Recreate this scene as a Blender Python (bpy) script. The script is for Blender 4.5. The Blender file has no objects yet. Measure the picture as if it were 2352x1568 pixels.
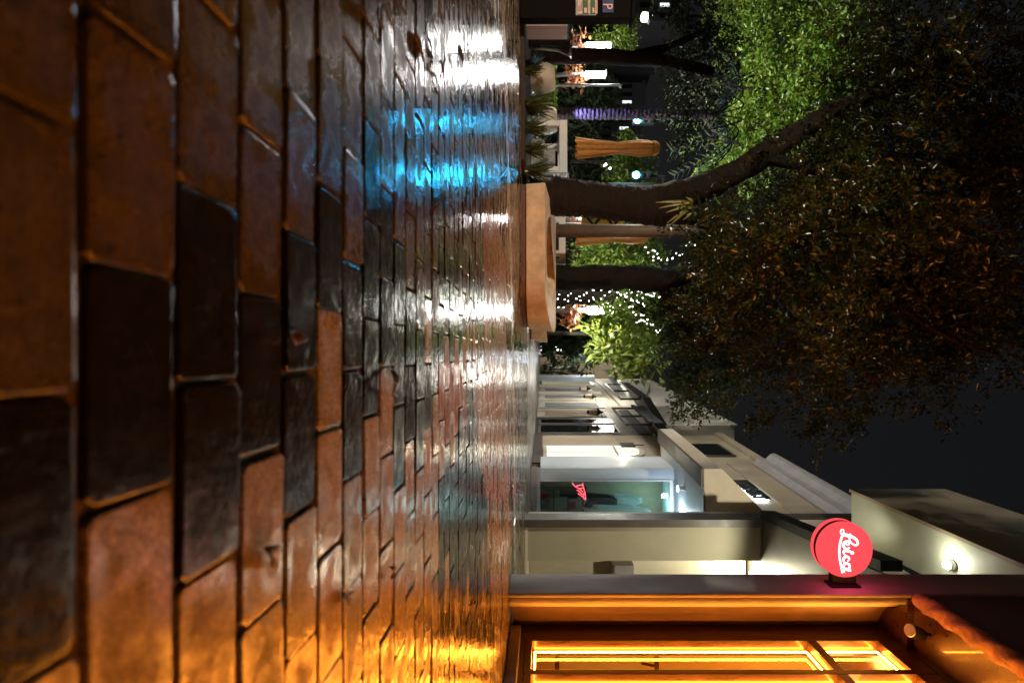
import bpy, math, random
import numpy as np
from mathutils import Vector, Matrix

random.seed(7)
rng = np.random.default_rng(7)
scene = bpy.context.scene
COL = scene.collection
R = math.radians

# ------------------------------------------------------------------ camera
CAM_H = 0.36                       # lens height above the bricks
FOC = 1212.0                       # focal length in px of a 2352 px wide frame
UC, VC = 815.0, 1250.0             # street vanishing point (right, up) in that frame
cam_data = bpy.data.cameras.new('camera')
cam = bpy.data.objects.new('camera', cam_data)
COL.objects.link(cam)
# the photograph was taken in portrait and is stored lying on its side: world up is picture right
cam.matrix_world = Matrix(((0, -1, 0, 0), (0, 0, -1, 0), (1, 0, 0, CAM_H), (0, 0, 0, 1)))
cam_data.sensor_width = 36.0
cam_data.lens = 36.0 * FOC / 2352.0
cam_data.shift_x = (1176 - VC) / 2352.0
cam_data.shift_y = (UC - 784) / 2352.0
cam_data.clip_start = 0.02
cam_data.clip_end = 900
cam_data.dof.use_dof = True
cam_data.dof.focus_distance = 5.5
cam_data.dof.aperture_fstop = 2.7
scene.camera = cam

# ------------------------------------------------------------------ night sky, exposure
world = bpy.data.worlds.new('World')
scene.world = world
world.use_nodes = True
bg = world.node_tree.nodes['Background']
_wt = world.node_tree
_tc = _wt.nodes.new('ShaderNodeTexCoord')
_sx = _wt.nodes.new('ShaderNodeSeparateXYZ')
_wt.links.new(_tc.outputs['Generated'], _sx.inputs[0])
_rp = _wt.nodes.new('ShaderNodeValToRGB')        # town glow near the roofs fading to a darker zenith
_rp.color_ramp.elements[0].position = 0.0
_rp.color_ramp.elements[0].color = (0.0165, 0.0165, 0.0175, 1)
_rp.color_ramp.elements[1].position = 0.85
_rp.color_ramp.elements[1].color = (0.0085, 0.0092, 0.0105, 1)
_wt.links.new(_sx.outputs['Z'], _rp.inputs[0])
_wt.links.new(_rp.outputs[0], bg.inputs['Color'])
bg.inputs['Strength'].default_value = 0.66
scene.view_settings.view_transform = 'Standard'
scene.view_settings.look = 'None'
scene.view_settings.exposure = 0
scene.view_settings.gamma = 1
scene.render.engine = 'CYCLES'
scene.cycles.use_denoising = True
scene.cycles.max_bounces = 6
scene.cycles.transparent_max_bounces = 8
scene.cycles.caustics_reflective = False
scene.cycles.caustics_refractive = False
scene.cycles.sample_clamp_indirect = 6
scene.cycles.sample_clamp_direct = 0


def P(u, v, Y):
    """A point of the photograph (2352 px frame: u to the right, v up) seen at the depth Y in metres."""
    return Vector(((u - UC) * Y / FOC, Y, CAM_H + (v - VC) * Y / FOC))


def ZV(v, Y):
    return CAM_H + (v - VC) * Y / FOC


def XU(u, Y):
    return (u - UC) * Y / FOC


# ------------------------------------------------------------------ materials
def new_mat(name):
    m = bpy.data.materials.new(name)
    m.use_nodes = True
    nt = m.node_tree
    for n in list(nt.nodes):
        nt.nodes.remove(n)
    out = nt.nodes.new('ShaderNodeOutputMaterial')
    return m, nt, out


def N(nt, typ, **kw):
    n = nt.nodes.new(typ)
    for k, v in kw.items():
        if k.startswith('i_'):
            n.inputs[k[2:].replace('_', ' ')].default_value = v
        else:
            setattr(n, k, v)
    return n


def ramp(nt, fac, stops):
    r = nt.nodes.new('ShaderNodeValToRGB')
    el = r.color_ramp.elements
    while len(el) < len(stops):
        el.new(0.5)
    for e, (p, c) in zip(el, stops):
        e.position = p
        e.color = (*c, 1) if len(c) == 3 else c
    nt.links.new(fac, r.inputs[0])
    return r.outputs[0]


def c4(c):
    return (c[0], c[1], c[2], 1)


def surf(name, col, rough=0.6, var=0.25, scale=6.0, bump=0.1, bscale=40.0, metal=0.0, spec=0.5, coat=0.0,
         stretch=(1, 1, 1), dirt=0.0, island=0.0, objrand=0.0, trans=0.0, dist=0.01):
    """Principled surface with noise-driven colour, roughness and relief."""
    m, nt, out = new_mat(name)
    L = nt.links.new
    b = N(nt, 'ShaderNodeBsdfPrincipled')
    tc = N(nt, 'ShaderNodeTexCoord')
    mp = N(nt, 'ShaderNodeMapping')
    mp.inputs['Scale'].default_value = stretch
    L(tc.outputs['Object'], mp.inputs[0])
    n1 = N(nt, 'ShaderNodeTexNoise', i_Scale=scale, i_Detail=6.0, i_Roughness=0.6)
    L(mp.outputs[0], n1.inputs['Vector'])
    lo = tuple(max(0.0, x * (1 - var)) for x in col)
    hi = tuple(min(1.0, x * (1 + var)) for x in col)
    cc = ramp(nt, n1.outputs['Fac'], [(0.3, lo), (0.7, hi)])
    if dirt > 0:
        n3 = N(nt, 'ShaderNodeTexNoise', i_Scale=scale * 0.35, i_Detail=8.0, i_Roughness=0.7)
        L(mp.outputs[0], n3.inputs['Vector'])
        f = ramp(nt, n3.outputs['Fac'], [(0.45, (0, 0, 0)), (0.75, (dirt, dirt, dirt))])
        mx = N(nt, 'ShaderNodeMixRGB')
        L(f, mx.inputs[0]); L(cc, mx.inputs[1])
        mx.inputs[2].default_value = (col[0] * .35, col[1] * .3, col[2] * .25, 1)
        cc = mx.outputs[0]
    if island or objrand:
        if island:
            src = N(nt, 'ShaderNodeNewGeometry').outputs['Random Per Island']
        else:
            src = N(nt, 'ShaderNodeObjectInfo').outputs['Random']
        amt = island or objrand
        mr = N(nt, 'ShaderNodeMapRange')
        mr.inputs['To Min'].default_value = 1 - amt
        mr.inputs['To Max'].default_value = 1 + amt
        L(src, mr.inputs[0])
        hs = N(nt, 'ShaderNodeHueSaturation')
        L(mr.outputs[0], hs.inputs['Value']); L(cc, hs.inputs['Color'])
        cc = hs.outputs[0]
    L(cc, b.inputs['Base Color'])
    rr = N(nt, 'ShaderNodeMapRange')
    rr.inputs['From Min'].default_value = 0.3
    rr.inputs['From Max'].default_value = 0.7
    rr.inputs['To Min'].default_value = max(0.02, rough * 0.8)
    rr.inputs['To Max'].default_value = min(1, rough * 1.2)
    L(n1.outputs['Fac'], rr.inputs[0])
    L(rr.outputs[0], b.inputs['Roughness'])
    b.inputs['Metallic'].default_value = metal
    b.inputs['Specular IOR Level'].default_value = spec
    b.inputs['Coat Weight'].default_value = coat
    if bump > 0:
        n2 = N(nt, 'ShaderNodeTexNoise', i_Scale=bscale, i_Detail=5.0, i_Roughness=0.65)
        L(mp.outputs[0], n2.inputs['Vector'])
        bp = N(nt, 'ShaderNodeBump', i_Strength=bump, i_Distance=dist)
        L(n2.outputs['Fac'], bp.inputs['Height'])
        L(bp.outputs[0], b.inputs['Normal'])
    if trans > 0:
        t = N(nt, 'ShaderNodeBsdfTranslucent')
        L(cc, t.inputs['Color'])
        ms = N(nt, 'ShaderNodeMixShader')
        ms.inputs[0].default_value = trans
        L(b.outputs[0], ms.inputs[1]); L(t.outputs[0], ms.inputs[2])
        L(ms.outputs[0], out.inputs[0])
    else:
        L(b.outputs[0], out.inputs[0])
    return m


def glow(name, col, strength):
    m, nt, out = new_mat(name)
    e = N(nt, 'ShaderNodeEmission')
    e.inputs[0].default_value = c4(col)
    e.inputs[1].default_value = strength
    nt.links.new(e.outputs[0], out.inputs[0])
    return m


def glass_mat(name, tint=(0.9, 0.95, 0.95), rough=0.02):
    m, nt, out = new_mat(name)
    L = nt.links.new
    t = N(nt, 'ShaderNodeBsdfTransparent'); t.inputs[0].default_value = c4(tint)
    g = N(nt, 'ShaderNodeBsdfGlossy'); g.inputs['Roughness'].default_value = rough
    lw = N(nt, 'ShaderNodeLayerWeight', i_Blend=0.5)
    pw = N(nt, 'ShaderNodeMath', operation='POWER'); pw.inputs[1].default_value = 5
    L(lw.outputs['Facing'], pw.inputs[0])
    f = N(nt, 'ShaderNodeMath', operation='MULTIPLY_ADD'); f.inputs[1].default_value = 0.9; f.inputs[2].default_value = 0.035
    L(pw.outputs[0], f.inputs[0])
    mx = N(nt, 'ShaderNodeMixShader')
    L(f.outputs[0], mx.inputs[0]); L(t.outputs[0], mx.inputs[1]); L(g.outputs[0], mx.inputs[2])
    L(mx.outputs[0], out.inputs[0])
    return m


def brick_mat(name, cols, rmin, rmax, film, relief=1.0, rim=True):
    """Wet clay paver: per-brick tint, gritty mottled clay with pits, a broken film of water pooled towards the rims."""
    m, nt, out = new_mat(name)
    L = nt.links.new

    def math_(op, a, b_=None):
        n = N(nt, 'ShaderNodeMath', operation=op)
        for k, x in enumerate((a, b_)):
            if x is None: continue
            if isinstance(x, (int, float)): n.inputs[k].default_value = x
            else: L(x, n.inputs[k])
        return n.outputs[0]

    def noise(scale, detail=5.0, rough=0.6):
        n = N(nt, 'ShaderNodeTexNoise', i_Scale=scale, i_Detail=detail, i_Roughness=rough)
        L(pos, n.inputs['Vector'])
        return n.outputs['Fac']

    b = N(nt, 'ShaderNodeBsdfPrincipled')
    geo = N(nt, 'ShaderNodeNewGeometry')
    pos = geo.outputs['Position']
    oi = N(nt, 'ShaderNodeObjectInfo')
    fr = math_('FRACT', math_('ADD', geo.outputs['Random Per Island'], oi.outputs['Random']))
    k = len(cols)
    base = ramp(nt, fr, [(i / max(1, k - 1), c) for i, c in enumerate(cols)])

    def mul(c, by, f=1.0):
        mx = N(nt, 'ShaderNodeMixRGB', blend_type='MULTIPLY'); mx.inputs[0].default_value = f
        L(c, mx.inputs[1]); L(by, mx.inputs[2])
        return mx.outputs[0]
    c = mul(base, ramp(nt, noise(30, 8, .72), [(0.28, (0.42, 0.42, 0.42)), (0.72, (1.5, 1.45, 1.38))]))
    c = mul(c, ramp(nt, noise(210, 4, .7), [(0.38, (0.45, 0.44, 0.43)), (0.55, (1.1, 1.1, 1.1)), (0.72, (1.5, 1.45, 1.4))]))
    c = mul(c, ramp(nt, noise(95, 2), [(0.64, (1, 1, 1)), (0.70, (0.2, 0.19, 0.18))]))
    L(c, b.inputs['Base Color'])
    wn = noise(15, 7, .7)
    if rim:
        tc = N(nt, 'ShaderNodeTexCoord')
        sx = N(nt, 'ShaderNodeSeparateXYZ'); L(tc.outputs['Generated'], sx.inputs[0])
        ex = math_('ABSOLUTE', math_('SUBTRACT', math_('MULTIPLY', sx.outputs[0], 2.0), 1.0))
        ey = math_('ABSOLUTE', math_('SUBTRACT', math_('MULTIPLY', sx.outputs[1], 2.0), 1.0))
        e = math_('POWER', math_('MAXIMUM', ex, ey), 3.0)
        wn = math_('ADD', math_('MULTIPLY', wn, 0.85), math_('MULTIPLY', e, 0.17))
    wet = ramp(nt, wn, [(0.41, (0, 0, 0)), (0.57, (1, 1, 1))])
    gl = math_('MULTIPLY', math_('SUBTRACT', noise(160, 3), 0.5), 0.14)
    rr = N(nt, 'ShaderNodeMapRange')
    rr.inputs['To Min'].default_value = rmax; rr.inputs['To Max'].default_value = rmin
    L(wet, rr.inputs[0])
    L(math_('MAXIMUM', math_('ADD', rr.outputs[0], gl), 0.05), b.inputs['Roughness'])
    sl = N(nt, 'ShaderNodeMapRange'); sl.inputs['To Min'].default_value = 0.12; sl.inputs['To Max'].default_value = 0.5
    L(wet, sl.inputs[0]); L(sl.outputs[0], b.inputs['Specular IOR Level'])
    L(math_('MULTIPLY', wet, film), b.inputs['Coat Weight'])
    b.inputs['IOR'].default_value = 1.38
    b.inputs['Coat Roughness'].default_value = 0.10
    b.inputs['Coat IOR'].default_value = 1.33
    nb, nf, nc = noise(90, 6), noise(260, 3), noise(22, 4)

    def bump(h, s_, d_, prev=None):
        n = N(nt, 'ShaderNodeBump', i_Strength=s_, i_Distance=d_)
        L(h, n.inputs['Height'])
        if prev is not None: L(prev, n.inputs['Normal'])
        return n.outputs[0]
    L(bump(nc, 0.3, 0.003 * relief, bump(nb, 0.55, 0.0011, bump(nf, 0.4, 0.0005))), b.inputs['Normal'])
    L(bump(nc, 0.25, 0.003 * relief, bump(nb, 0.35, 0.0009)), b.inputs['Coat Normal'])
    L(b.outputs[0], out.inputs[0])
    return m


def leaf_mat(name, cols, rough=0.35, trans=0.3, spec=0.5):
    m, nt, out = new_mat(name)
    L = nt.links.new
    g = N(nt, 'ShaderNodeNewGeometry')
    cc = ramp(nt, g.outputs['Random Per Island'], [(i / max(1, len(cols) - 1), c) for i, c in enumerate(cols)])
    b = N(nt, 'ShaderNodeBsdfPrincipled')
    L(cc, b.inputs['Base Color'])
    b.inputs['Roughness'].default_value = rough
    b.inputs['Specular IOR Level'].default_value = spec
    t = N(nt, 'ShaderNodeBsdfTranslucent'); L(cc, t.inputs['Color'])
    ms = N(nt, 'ShaderNodeMixShader'); ms.inputs[0].default_value = trans
    L(b.outputs[0], ms.inputs[1]); L(t.outputs[0], ms.inputs[2])
    L(ms.outputs[0], out.inputs[0])
    return m


M = {}
M['mortar'] = surf('mortar', (0.055, 0.036, 0.02), 0.9, 0.6, 30, 0.9, 160, dist=0.004)
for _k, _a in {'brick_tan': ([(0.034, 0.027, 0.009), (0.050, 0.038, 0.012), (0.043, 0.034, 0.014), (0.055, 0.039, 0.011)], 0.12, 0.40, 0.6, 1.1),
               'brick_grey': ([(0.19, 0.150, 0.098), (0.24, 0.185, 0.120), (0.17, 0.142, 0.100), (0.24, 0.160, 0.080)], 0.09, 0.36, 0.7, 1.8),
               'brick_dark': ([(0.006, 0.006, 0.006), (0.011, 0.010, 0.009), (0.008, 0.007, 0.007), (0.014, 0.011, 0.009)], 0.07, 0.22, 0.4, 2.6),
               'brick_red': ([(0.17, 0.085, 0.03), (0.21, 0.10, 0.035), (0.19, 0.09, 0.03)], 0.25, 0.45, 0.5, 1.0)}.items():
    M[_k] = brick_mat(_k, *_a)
    M[_k + '_field'] = brick_mat(_k + '_field', *_a, rim=False)
M['kerb_stone'] = surf('kerb_stone', (0.24, 0.20, 0.15), 0.28, 0.35, 9, 0.5, 90, dirt=0.6, coat=0.4, dist=0.004)
M['asphalt'] = surf('asphalt', (0.035, 0.035, 0.036), 0.32, 0.4, 3, 0.5, 90, coat=0.3, dist=0.004)
M['plaster_grey'] = surf('plaster_grey', (0.36, 0.33, 0.33), 0.6, 0.15, 3, 0.35, 30, stretch=(1, 1, .4), dirt=0.5, dist=0.004)
M['plaster_cream'] = surf('plaster_cream', (0.62, 0.55, 0.42), 0.7, 0.10, 2, 0.15, 60, stretch=(1, 1, .3), dirt=0.3, dist=0.003)
M['plaster_tan'] = surf('plaster_tan', (0.42, 0.34, 0.24), 0.7, 0.15, 2, 0.2, 60, stretch=(1, 1, .3), dirt=0.55, dist=0.003)
M['plaster_jamb'] = surf('plaster_jamb', (0.20, 0.135, 0.095), 0.7, 0.15, 3, 0.3, 40, stretch=(1, 1, .4), dirt=0.4, dist=0.004)
M['plaster_white'] = surf('plaster_white', (0.72, 0.68, 0.60), 0.7, 0.10, 1.5, 0.15, 50, stretch=(1, 1, .3), dirt=0.55, dist=0.003)
M['plaster_olive'] = surf('plaster_olive', (0.35, 0.315, 0.225), 0.65, 0.08, 1.5, 0.12, 70, dist=0.002)
M['plaster_dark'] = surf('plaster_dark', (0.10, 0.10, 0.085), 0.8, 0.2, 2, 0.3, 40, dist=0.004)
M['plaster_blue'] = surf('plaster_blue', (0.55, 0.60, 0.66), 0.55, 0.06, 2, 0.08, 60, dist=0.002)
M['soffit'] = surf('soffit', (0.42, 0.44, 0.36), 0.6, 0.12, 1.2, 0.08, 40, dist=0.002)
M['dark_panel'] = surf('dark_panel', (0.16, 0.155, 0.145), 0.42, 0.2, 2, 0.05, 40, metal=0.4, dist=0.002)
M['dark_brown'] = surf('dark_brown', (0.075, 0.06, 0.05), 0.5, 0.2, 3, 0.1, 40, dist=0.002)
M['black_metal'] = surf('black_metal', (0.008, 0.008, 0.009), 0.55, 0.3, 8, 0.05, 60, spec=0.3, dist=0.002)
M['kiosk_black'] = surf('kiosk_black', (0.006, 0.005, 0.005), 0.8, 0.3, 8, 0.05, 60, spec=0.06, dist=0.002)
M['steel'] = surf('steel', (0.35, 0.35, 0.36), 0.4, 0.15, 8, 0.05, 60, metal=0.8, dist=0.002)
M['white_paint'] = surf('white_paint', (0.72, 0.71, 0.70), 0.45, 0.08, 5, 0.08, 60, dist=0.002)
M['wood_dark'] = surf('wood_dark', (0.042, 0.014, 0.0055), 0.32, 0.4, 4, 0.15, 30, coat=0.3, stretch=(6, 6, 0.6), dist=0.003)
M['shop_wall'] = surf('shop_wall', (0.48, 0.31, 0.14), 0.7, 0.1, 2, 0.05, 40, dist=0.002)
M['terracotta'] = surf('terracotta', (0.34, 0.18, 0.11), 0.7, 0.45, 14, 0.8, 50, dirt=0.6, dist=0.01)
M['stone_plinth'] = surf('stone_plinth', (0.22, 0.19, 0.17), 0.5, 0.4, 8, 0.5, 50, dirt=0.6, dist=0.006)
M['concrete'] = surf('concrete', (0.70, 0.53, 0.35), 0.65, 0.22, 5, 0.5, 45, dirt=0.5, dist=0.004)
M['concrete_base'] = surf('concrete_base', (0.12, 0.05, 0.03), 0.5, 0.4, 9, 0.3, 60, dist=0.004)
M['pot'] = surf('pot', (0.60, 0.52, 0.40), 0.55, 0.1, 4, 0.1, 50, dist=0.003)
M['soil'] = surf('soil', (0.035, 0.022, 0.015), 0.9, 0.5, 12, 0.9, 40, dist=0.02)
M['bark'] = surf('bark', (0.017, 0.009, 0.005), 0.75, 0.7, 7, 1.0, 26, spec=0.35, stretch=(1, 1, 3.2), dist=0.05)
M['bark_dark'] = surf('bark_dark', (0.016, 0.012, 0.009), 0.85, 0.5, 6, 1.0, 18, spec=0.15, dist=0.03)
M['bark_palm'] = surf('bark_palm', (0.10, 0.09, 0.10), 0.7, 0.5, 10, 1.0, 20, dist=0.03)
M['pole_brown'] = surf('pole_brown', (0.13, 0.10, 0.075), 0.55, 0.2, 6, 0.1, 60, dist=0.003)
M['umbrella'] = surf('umbrella', (0.62, 0.28, 0.06), 0.75, 0.15, 8, 0.2, 60, dist=0.005, trans=0.15)
M['cloth_cream'] = surf('cloth_cream', (0.62, 0.52, 0.40), 0.75, 0.08, 3, 0.15, 20, dist=0.01)
M['cloth_white'] = surf('cloth_white', (0.62, 0.66, 0.64), 0.8, 0.12, 6, 0.3, 25, dist=0.01)
M['cloth_dark'] = surf('cloth_dark', (0.02, 0.02, 0.022), 0.8, 0.3, 6, 0.3, 25, dist=0.01)
M['shop_teal'] = surf('shop_teal', (0.13, 0.26, 0.27), 0.7, 0.1, 2, 0.05, 40, dist=0.002)
M['red_plastic'] = surf('red_plastic', (0.55, 0.01, 0.015), 0.3, 0.05, 5, 0, 40)
M['sign_blue'] = surf('sign_blue', (0.02, 0.03, 0.13), 0.4, 0.05, 5, 0, 40)
M['sign_paper'] = surf('sign_paper', (0.68, 0.45, 0.38), 0.6, 0.08, 20, 0, 40)
M['sign_green'] = surf('sign_green', (0.03, 0.10, 0.03), 0.5, 0.2, 20, 0, 40)
M['sign_ink'] = surf('sign_ink', (0.09, 0.025, 0.02), 0.6, 0.1, 20, 0, 40)
M['sign_pink'] = surf('sign_pink', (0.80, 0.46, 0.36), 0.5, 0.05, 20, 0, 40)
M['sign_yellow'] = surf('sign_yellow', (0.55, 0.33, 0.02), 0.5, 0.1, 8, 0, 40)
M['car_paint'] = surf('car_paint', (0.012, 0.013, 0.015), 0.2, 0.1, 5, 0, 40, coat=1.0)
M['facade_grey'] = surf('facade_grey', (0.22, 0.23, 0.25), 0.8, 0.15, 0.4, 0.1, 10, dist=0.01)
M['dead_leaf'] = surf('dead_leaf', (0.035, 0.016, 0.008), 0.4, 0.4, 60, 0.3, 200, dist=0.001)
M['autumn_leaf'] = leaf_mat('autumn_leaf', [(0.30, 0.14, 0.05), (0.38, 0.20, 0.08), (0.42, 0.10, 0.04), (0.24, 0.14, 0.07)], 0.5, 0.35)
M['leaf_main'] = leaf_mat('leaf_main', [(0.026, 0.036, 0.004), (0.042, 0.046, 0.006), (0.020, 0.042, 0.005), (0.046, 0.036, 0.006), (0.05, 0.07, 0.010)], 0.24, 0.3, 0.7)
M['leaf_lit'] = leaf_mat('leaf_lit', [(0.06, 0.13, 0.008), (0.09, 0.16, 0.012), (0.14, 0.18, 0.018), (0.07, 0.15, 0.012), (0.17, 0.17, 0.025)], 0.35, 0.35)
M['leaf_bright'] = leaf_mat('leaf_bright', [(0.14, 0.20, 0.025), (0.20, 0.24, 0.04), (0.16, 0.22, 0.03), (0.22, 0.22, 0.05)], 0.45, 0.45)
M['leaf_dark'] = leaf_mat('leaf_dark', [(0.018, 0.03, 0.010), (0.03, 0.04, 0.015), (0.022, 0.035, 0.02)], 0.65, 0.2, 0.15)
M['leaf_hedge'] = leaf_mat('leaf_hedge', [(0.12, 0.20, 0.015), (0.16, 0.24, 0.02), (0.10, 0.17, 0.015)], 0.5, 0.35)
M['blade'] = leaf_mat('blade', [(0.05, 0.10, 0.02), (0.08, 0.13, 0.035), (0.12, 0.11, 0.05), (0.06, 0.09, 0.02)], 0.3, 0.25)
M['strap_leaf'] = leaf_mat('strap_leaf', [(0.22, 0.20, 0.035), (0.26, 0.22, 0.04), (0.16, 0.17, 0.03)], 0.35, 0.3)
M['glass'] = glass_mat('glass')
M['glass_dark'] = surf('glass_dark', (0.012, 0.014, 0.014), 0.06, 0.1, 2, 0, 40, spec=0.8)
M['glass_teal'] = glass_mat('glass_teal', (0.80, 0.93, 0.90))
# light givers
M['led_amber'] = glow('led_amber', (1.0, 0.285, 0.024), 110)
M['sign_red_glow'] = glow('sign_red_glow', (1.0, 0.075, 0.088), 1.18)
M['sign_white_glow'] = glow('sign_white_glow', (1.0, 0.85, 0.86), 2.0)
M['lamp_white'] = glow('lamp_white', (1.0, 0.96, 0.92), 120)
M['lamp_warm'] = glow('lamp_warm', (1.0, 0.86, 0.55), 60)
M['flood_glow'] = glow('flood_glow', (1.0, 0.97, 0.72), 60)
M['signal_glow'] = glow('signal_glow', (0.02, 0.55, 1.0), 420)
M['neon_red'] = glow('neon_red', (1.0, 0.06, 0.09), 6)
M['string_bulb'] = glow('string_bulb', (0.95, 1.0, 0.85), 17)
M['window_lit'] = glow('window_lit', (1.0, 0.96, 0.80), 1.7)
M['window_cool'] = glow('window_cool', (0.85, 0.95, 0.95), 1.3)
M['window_dim'] = glow('window_dim', (0.8, 0.75, 0.5), 0.35)
M['cool_glow'] = glow('cool_glow', (0.75, 0.88, 1.0), 5)
M['downlight_glow'] = glow('downlight_glow', (0.75, 0.92, 1.0), 30)
M['halo_glow'] = glow('halo_glow', (0.72, 0.88, 1.0), 9)


# ------------------------------------------------------------------ mesh builder
class MB:
    def __init__(self):
        self.v, self.f = [], []

    def add(self, verts, faces):
        o = len(self.v)
        self.v.extend([tuple(p) for p in verts])
        self.f.extend([tuple(i + o for i in q) for q in faces])
        return self

    def box(self, x0, x1, y0, y1, z0, z1):
        return self.hexa([(x0, y0, z0), (x1, y0, z0), (x1, y1, z0), (x0, y1, z0),
                          (x0, y0, z1), (x1, y0, z1), (x1, y1, z1), (x0, y1, z1)])

    def hexa(self, c):
        return self.add(c, [(3, 2, 1, 0), (4, 5, 6, 7), (0, 1, 5, 4), (1, 2, 6, 5), (2, 3, 7, 6), (3, 0, 4, 7)])

    def prism(self, poly, f0, f1):
        """poly: list of 2D points; f0 / f1 map a 2D point to the 3D point of each end."""
        n = len(poly)
        a = [f0(p) for p in poly]
        b = [f1(p) for p in poly]
        faces = [tuple(range(n - 1, -1, -1)), tuple(range(n, 2 * n))]
        for i in range(n):
            j = (i + 1) % n
            faces.append((i, j, n + j, n + i))
        return self.add(a + b, faces)

    def extrude_z(self, poly, z0, z1):
        return self.prism(poly, lambda p: (p[0], p[1], z0), lambda p: (p[0], p[1], z1))

    def tube(self, pts, radii, n=8, squash=None, cap=True):
        pts = [Vector(p) for p in pts]
        if not hasattr(radii, '__len__'):
            radii = [radii] * len(pts)
        up0 = Vector((0, 0, 1))
        rings = []
        prev = None
        for i, p in enumerate(pts):
            t = (pts[min(i + 1, len(pts) - 1)] - pts[max(i - 1, 0)]).normalized()
            if prev is None:
                ref = up0 if abs(t.z) < 0.9 else Vector((0, 1, 0))
                a = t.cross(ref).normalized()
            else:
                a = (prev - t * prev.dot(t)).normalized()
            prev = a
            b = t.cross(a).normalized()
            r = radii[i]
            rings.append([p + a * (r * math.cos(2 * math.pi * k / n)) + b * (r * math.sin(2 * math.pi * k / n)) for k in range(n)])
        verts = [q for rg in rings for q in rg]
        faces = []
        for i in range(len(pts) - 1):
            for k in range(n):
                k2 = (k + 1) % n
                faces.append((i * n + k, i * n + k2, (i + 1) * n + k2, (i + 1) * n + k))
        if cap:
            faces.append(tuple(range(n - 1, -1, -1)))
            e = (len(pts) - 1) * n
            faces.append(tuple(range(e, e + n)))
        return self.add(verts, faces)

    def lathe(self, prof, c, n=24, axis='z', cap=True):
        """prof: (radius, height) from the bottom up."""
        verts = []
        for r, h in prof:
            for k in range(n):
                a = 2 * math.pi * k / n
                x, y = r * math.cos(a), r * math.sin(a)
                if axis == 'z':
                    verts.append((c[0] + x, c[1] + y, c[2] + h))
                else:                       # along -y
                    verts.append((c[0] + x, c[1] - h, c[2] + y))
        faces = []
        m = len(prof)
        for i in range(m - 1):
            for k in range(n):
                k2 = (k + 1) % n
                faces.append((i * n + k, i * n + k2, (i + 1) * n + k2, (i + 1) * n + k))
        if cap:
            faces.append(tuple(range(n - 1, -1, -1)))
            faces.append(tuple(range((m - 1) * n, m * n)))
        return self.add(verts, faces)

    def mesh(self, name, mat=None, smooth=False, off=(0, 0, 0)):
        me = bpy.data.meshes.new(name)
        o = Vector(off)
        me.from_pydata([tuple(Vector(p) - o) for p in self.v], [], self.f)
        if mat:
            me.materials.append(M[mat])
        if smooth:
            for p in me.polygons:
                p.use_smooth = True
        me.update()
        return me

    def build(self, name, mat, parent=None, smooth=False, bevel=0.0, origin=None):
        if parent is not None:
            off = parent_loc(parent)
        elif origin is not None:
            off = Vector(origin)
        else:
            a = np.array(self.v)
            off = Vector((float(a[:, 0].mean()), float(a[:, 1].mean()), float(a[:, 2].min())))
        o = bpy.data.objects.new(name, self.mesh(name, mat, smooth, off))
        COL.objects.link(o)
        if parent is not None:
            o.parent = parent
        else:
            o.location = off
        if bevel:
            md = o.modifiers.new('edge', 'BEVEL')
            md.width = bevel
            md.segments = 2
            md.limit_method = 'ANGLE'
        return o


def parent_loc(o):
    v = Vector((0, 0, 0))
    while o is not None:
        v += o.location
        o = o.parent
    return v


def tag(o, label=None, cat=None, group=None, kind=None):
    if label: o['label'] = label
    if cat: o['category'] = cat
    if group: o['group'] = group
    if kind: o['kind'] = kind
    return o


def thing(name, label, cat, loc=(0, 0, 0), group=None):
    o = bpy.data.objects.new(name, None)
    o.empty_display_size = 0.1
    o.location = loc
    COL.objects.link(o)
    return tag(o, label, cat, group)


def copy_obj(o, parent=None):
    c = o.copy()
    COL.objects.link(c)
    c.parent = parent
    for ch in list(o.children):
        copy_obj(ch, c)
    return c


def np_mesh(name, verts, faces_flat, nper, mat, parent=None, origin=(0, 0, 0), smooth=False):
    me = bpy.data.meshes.new(name)
    off = parent_loc(parent) if parent is not None else Vector(origin)
    v = np.asarray(verts, dtype=np.float32) - np.array(off, dtype=np.float32)
    nf = len(faces_flat) // nper
    me.vertices.add(len(v)); me.vertices.foreach_set('co', v.ravel())
    me.loops.add(len(faces_flat)); me.loops.foreach_set('vertex_index', np.asarray(faces_flat, dtype=np.int32))
    me.polygons.add(nf)
    me.polygons.foreach_set('loop_start', np.arange(0, nf * nper, nper, dtype=np.int32))
    me.materials.append(M[mat])
    me.update(calc_edges=True)
    o = bpy.data.objects.new(name, me)
    COL.objects.link(o)
    if parent is not None: o.parent = parent
    else: o.location = off
    return o


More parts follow.
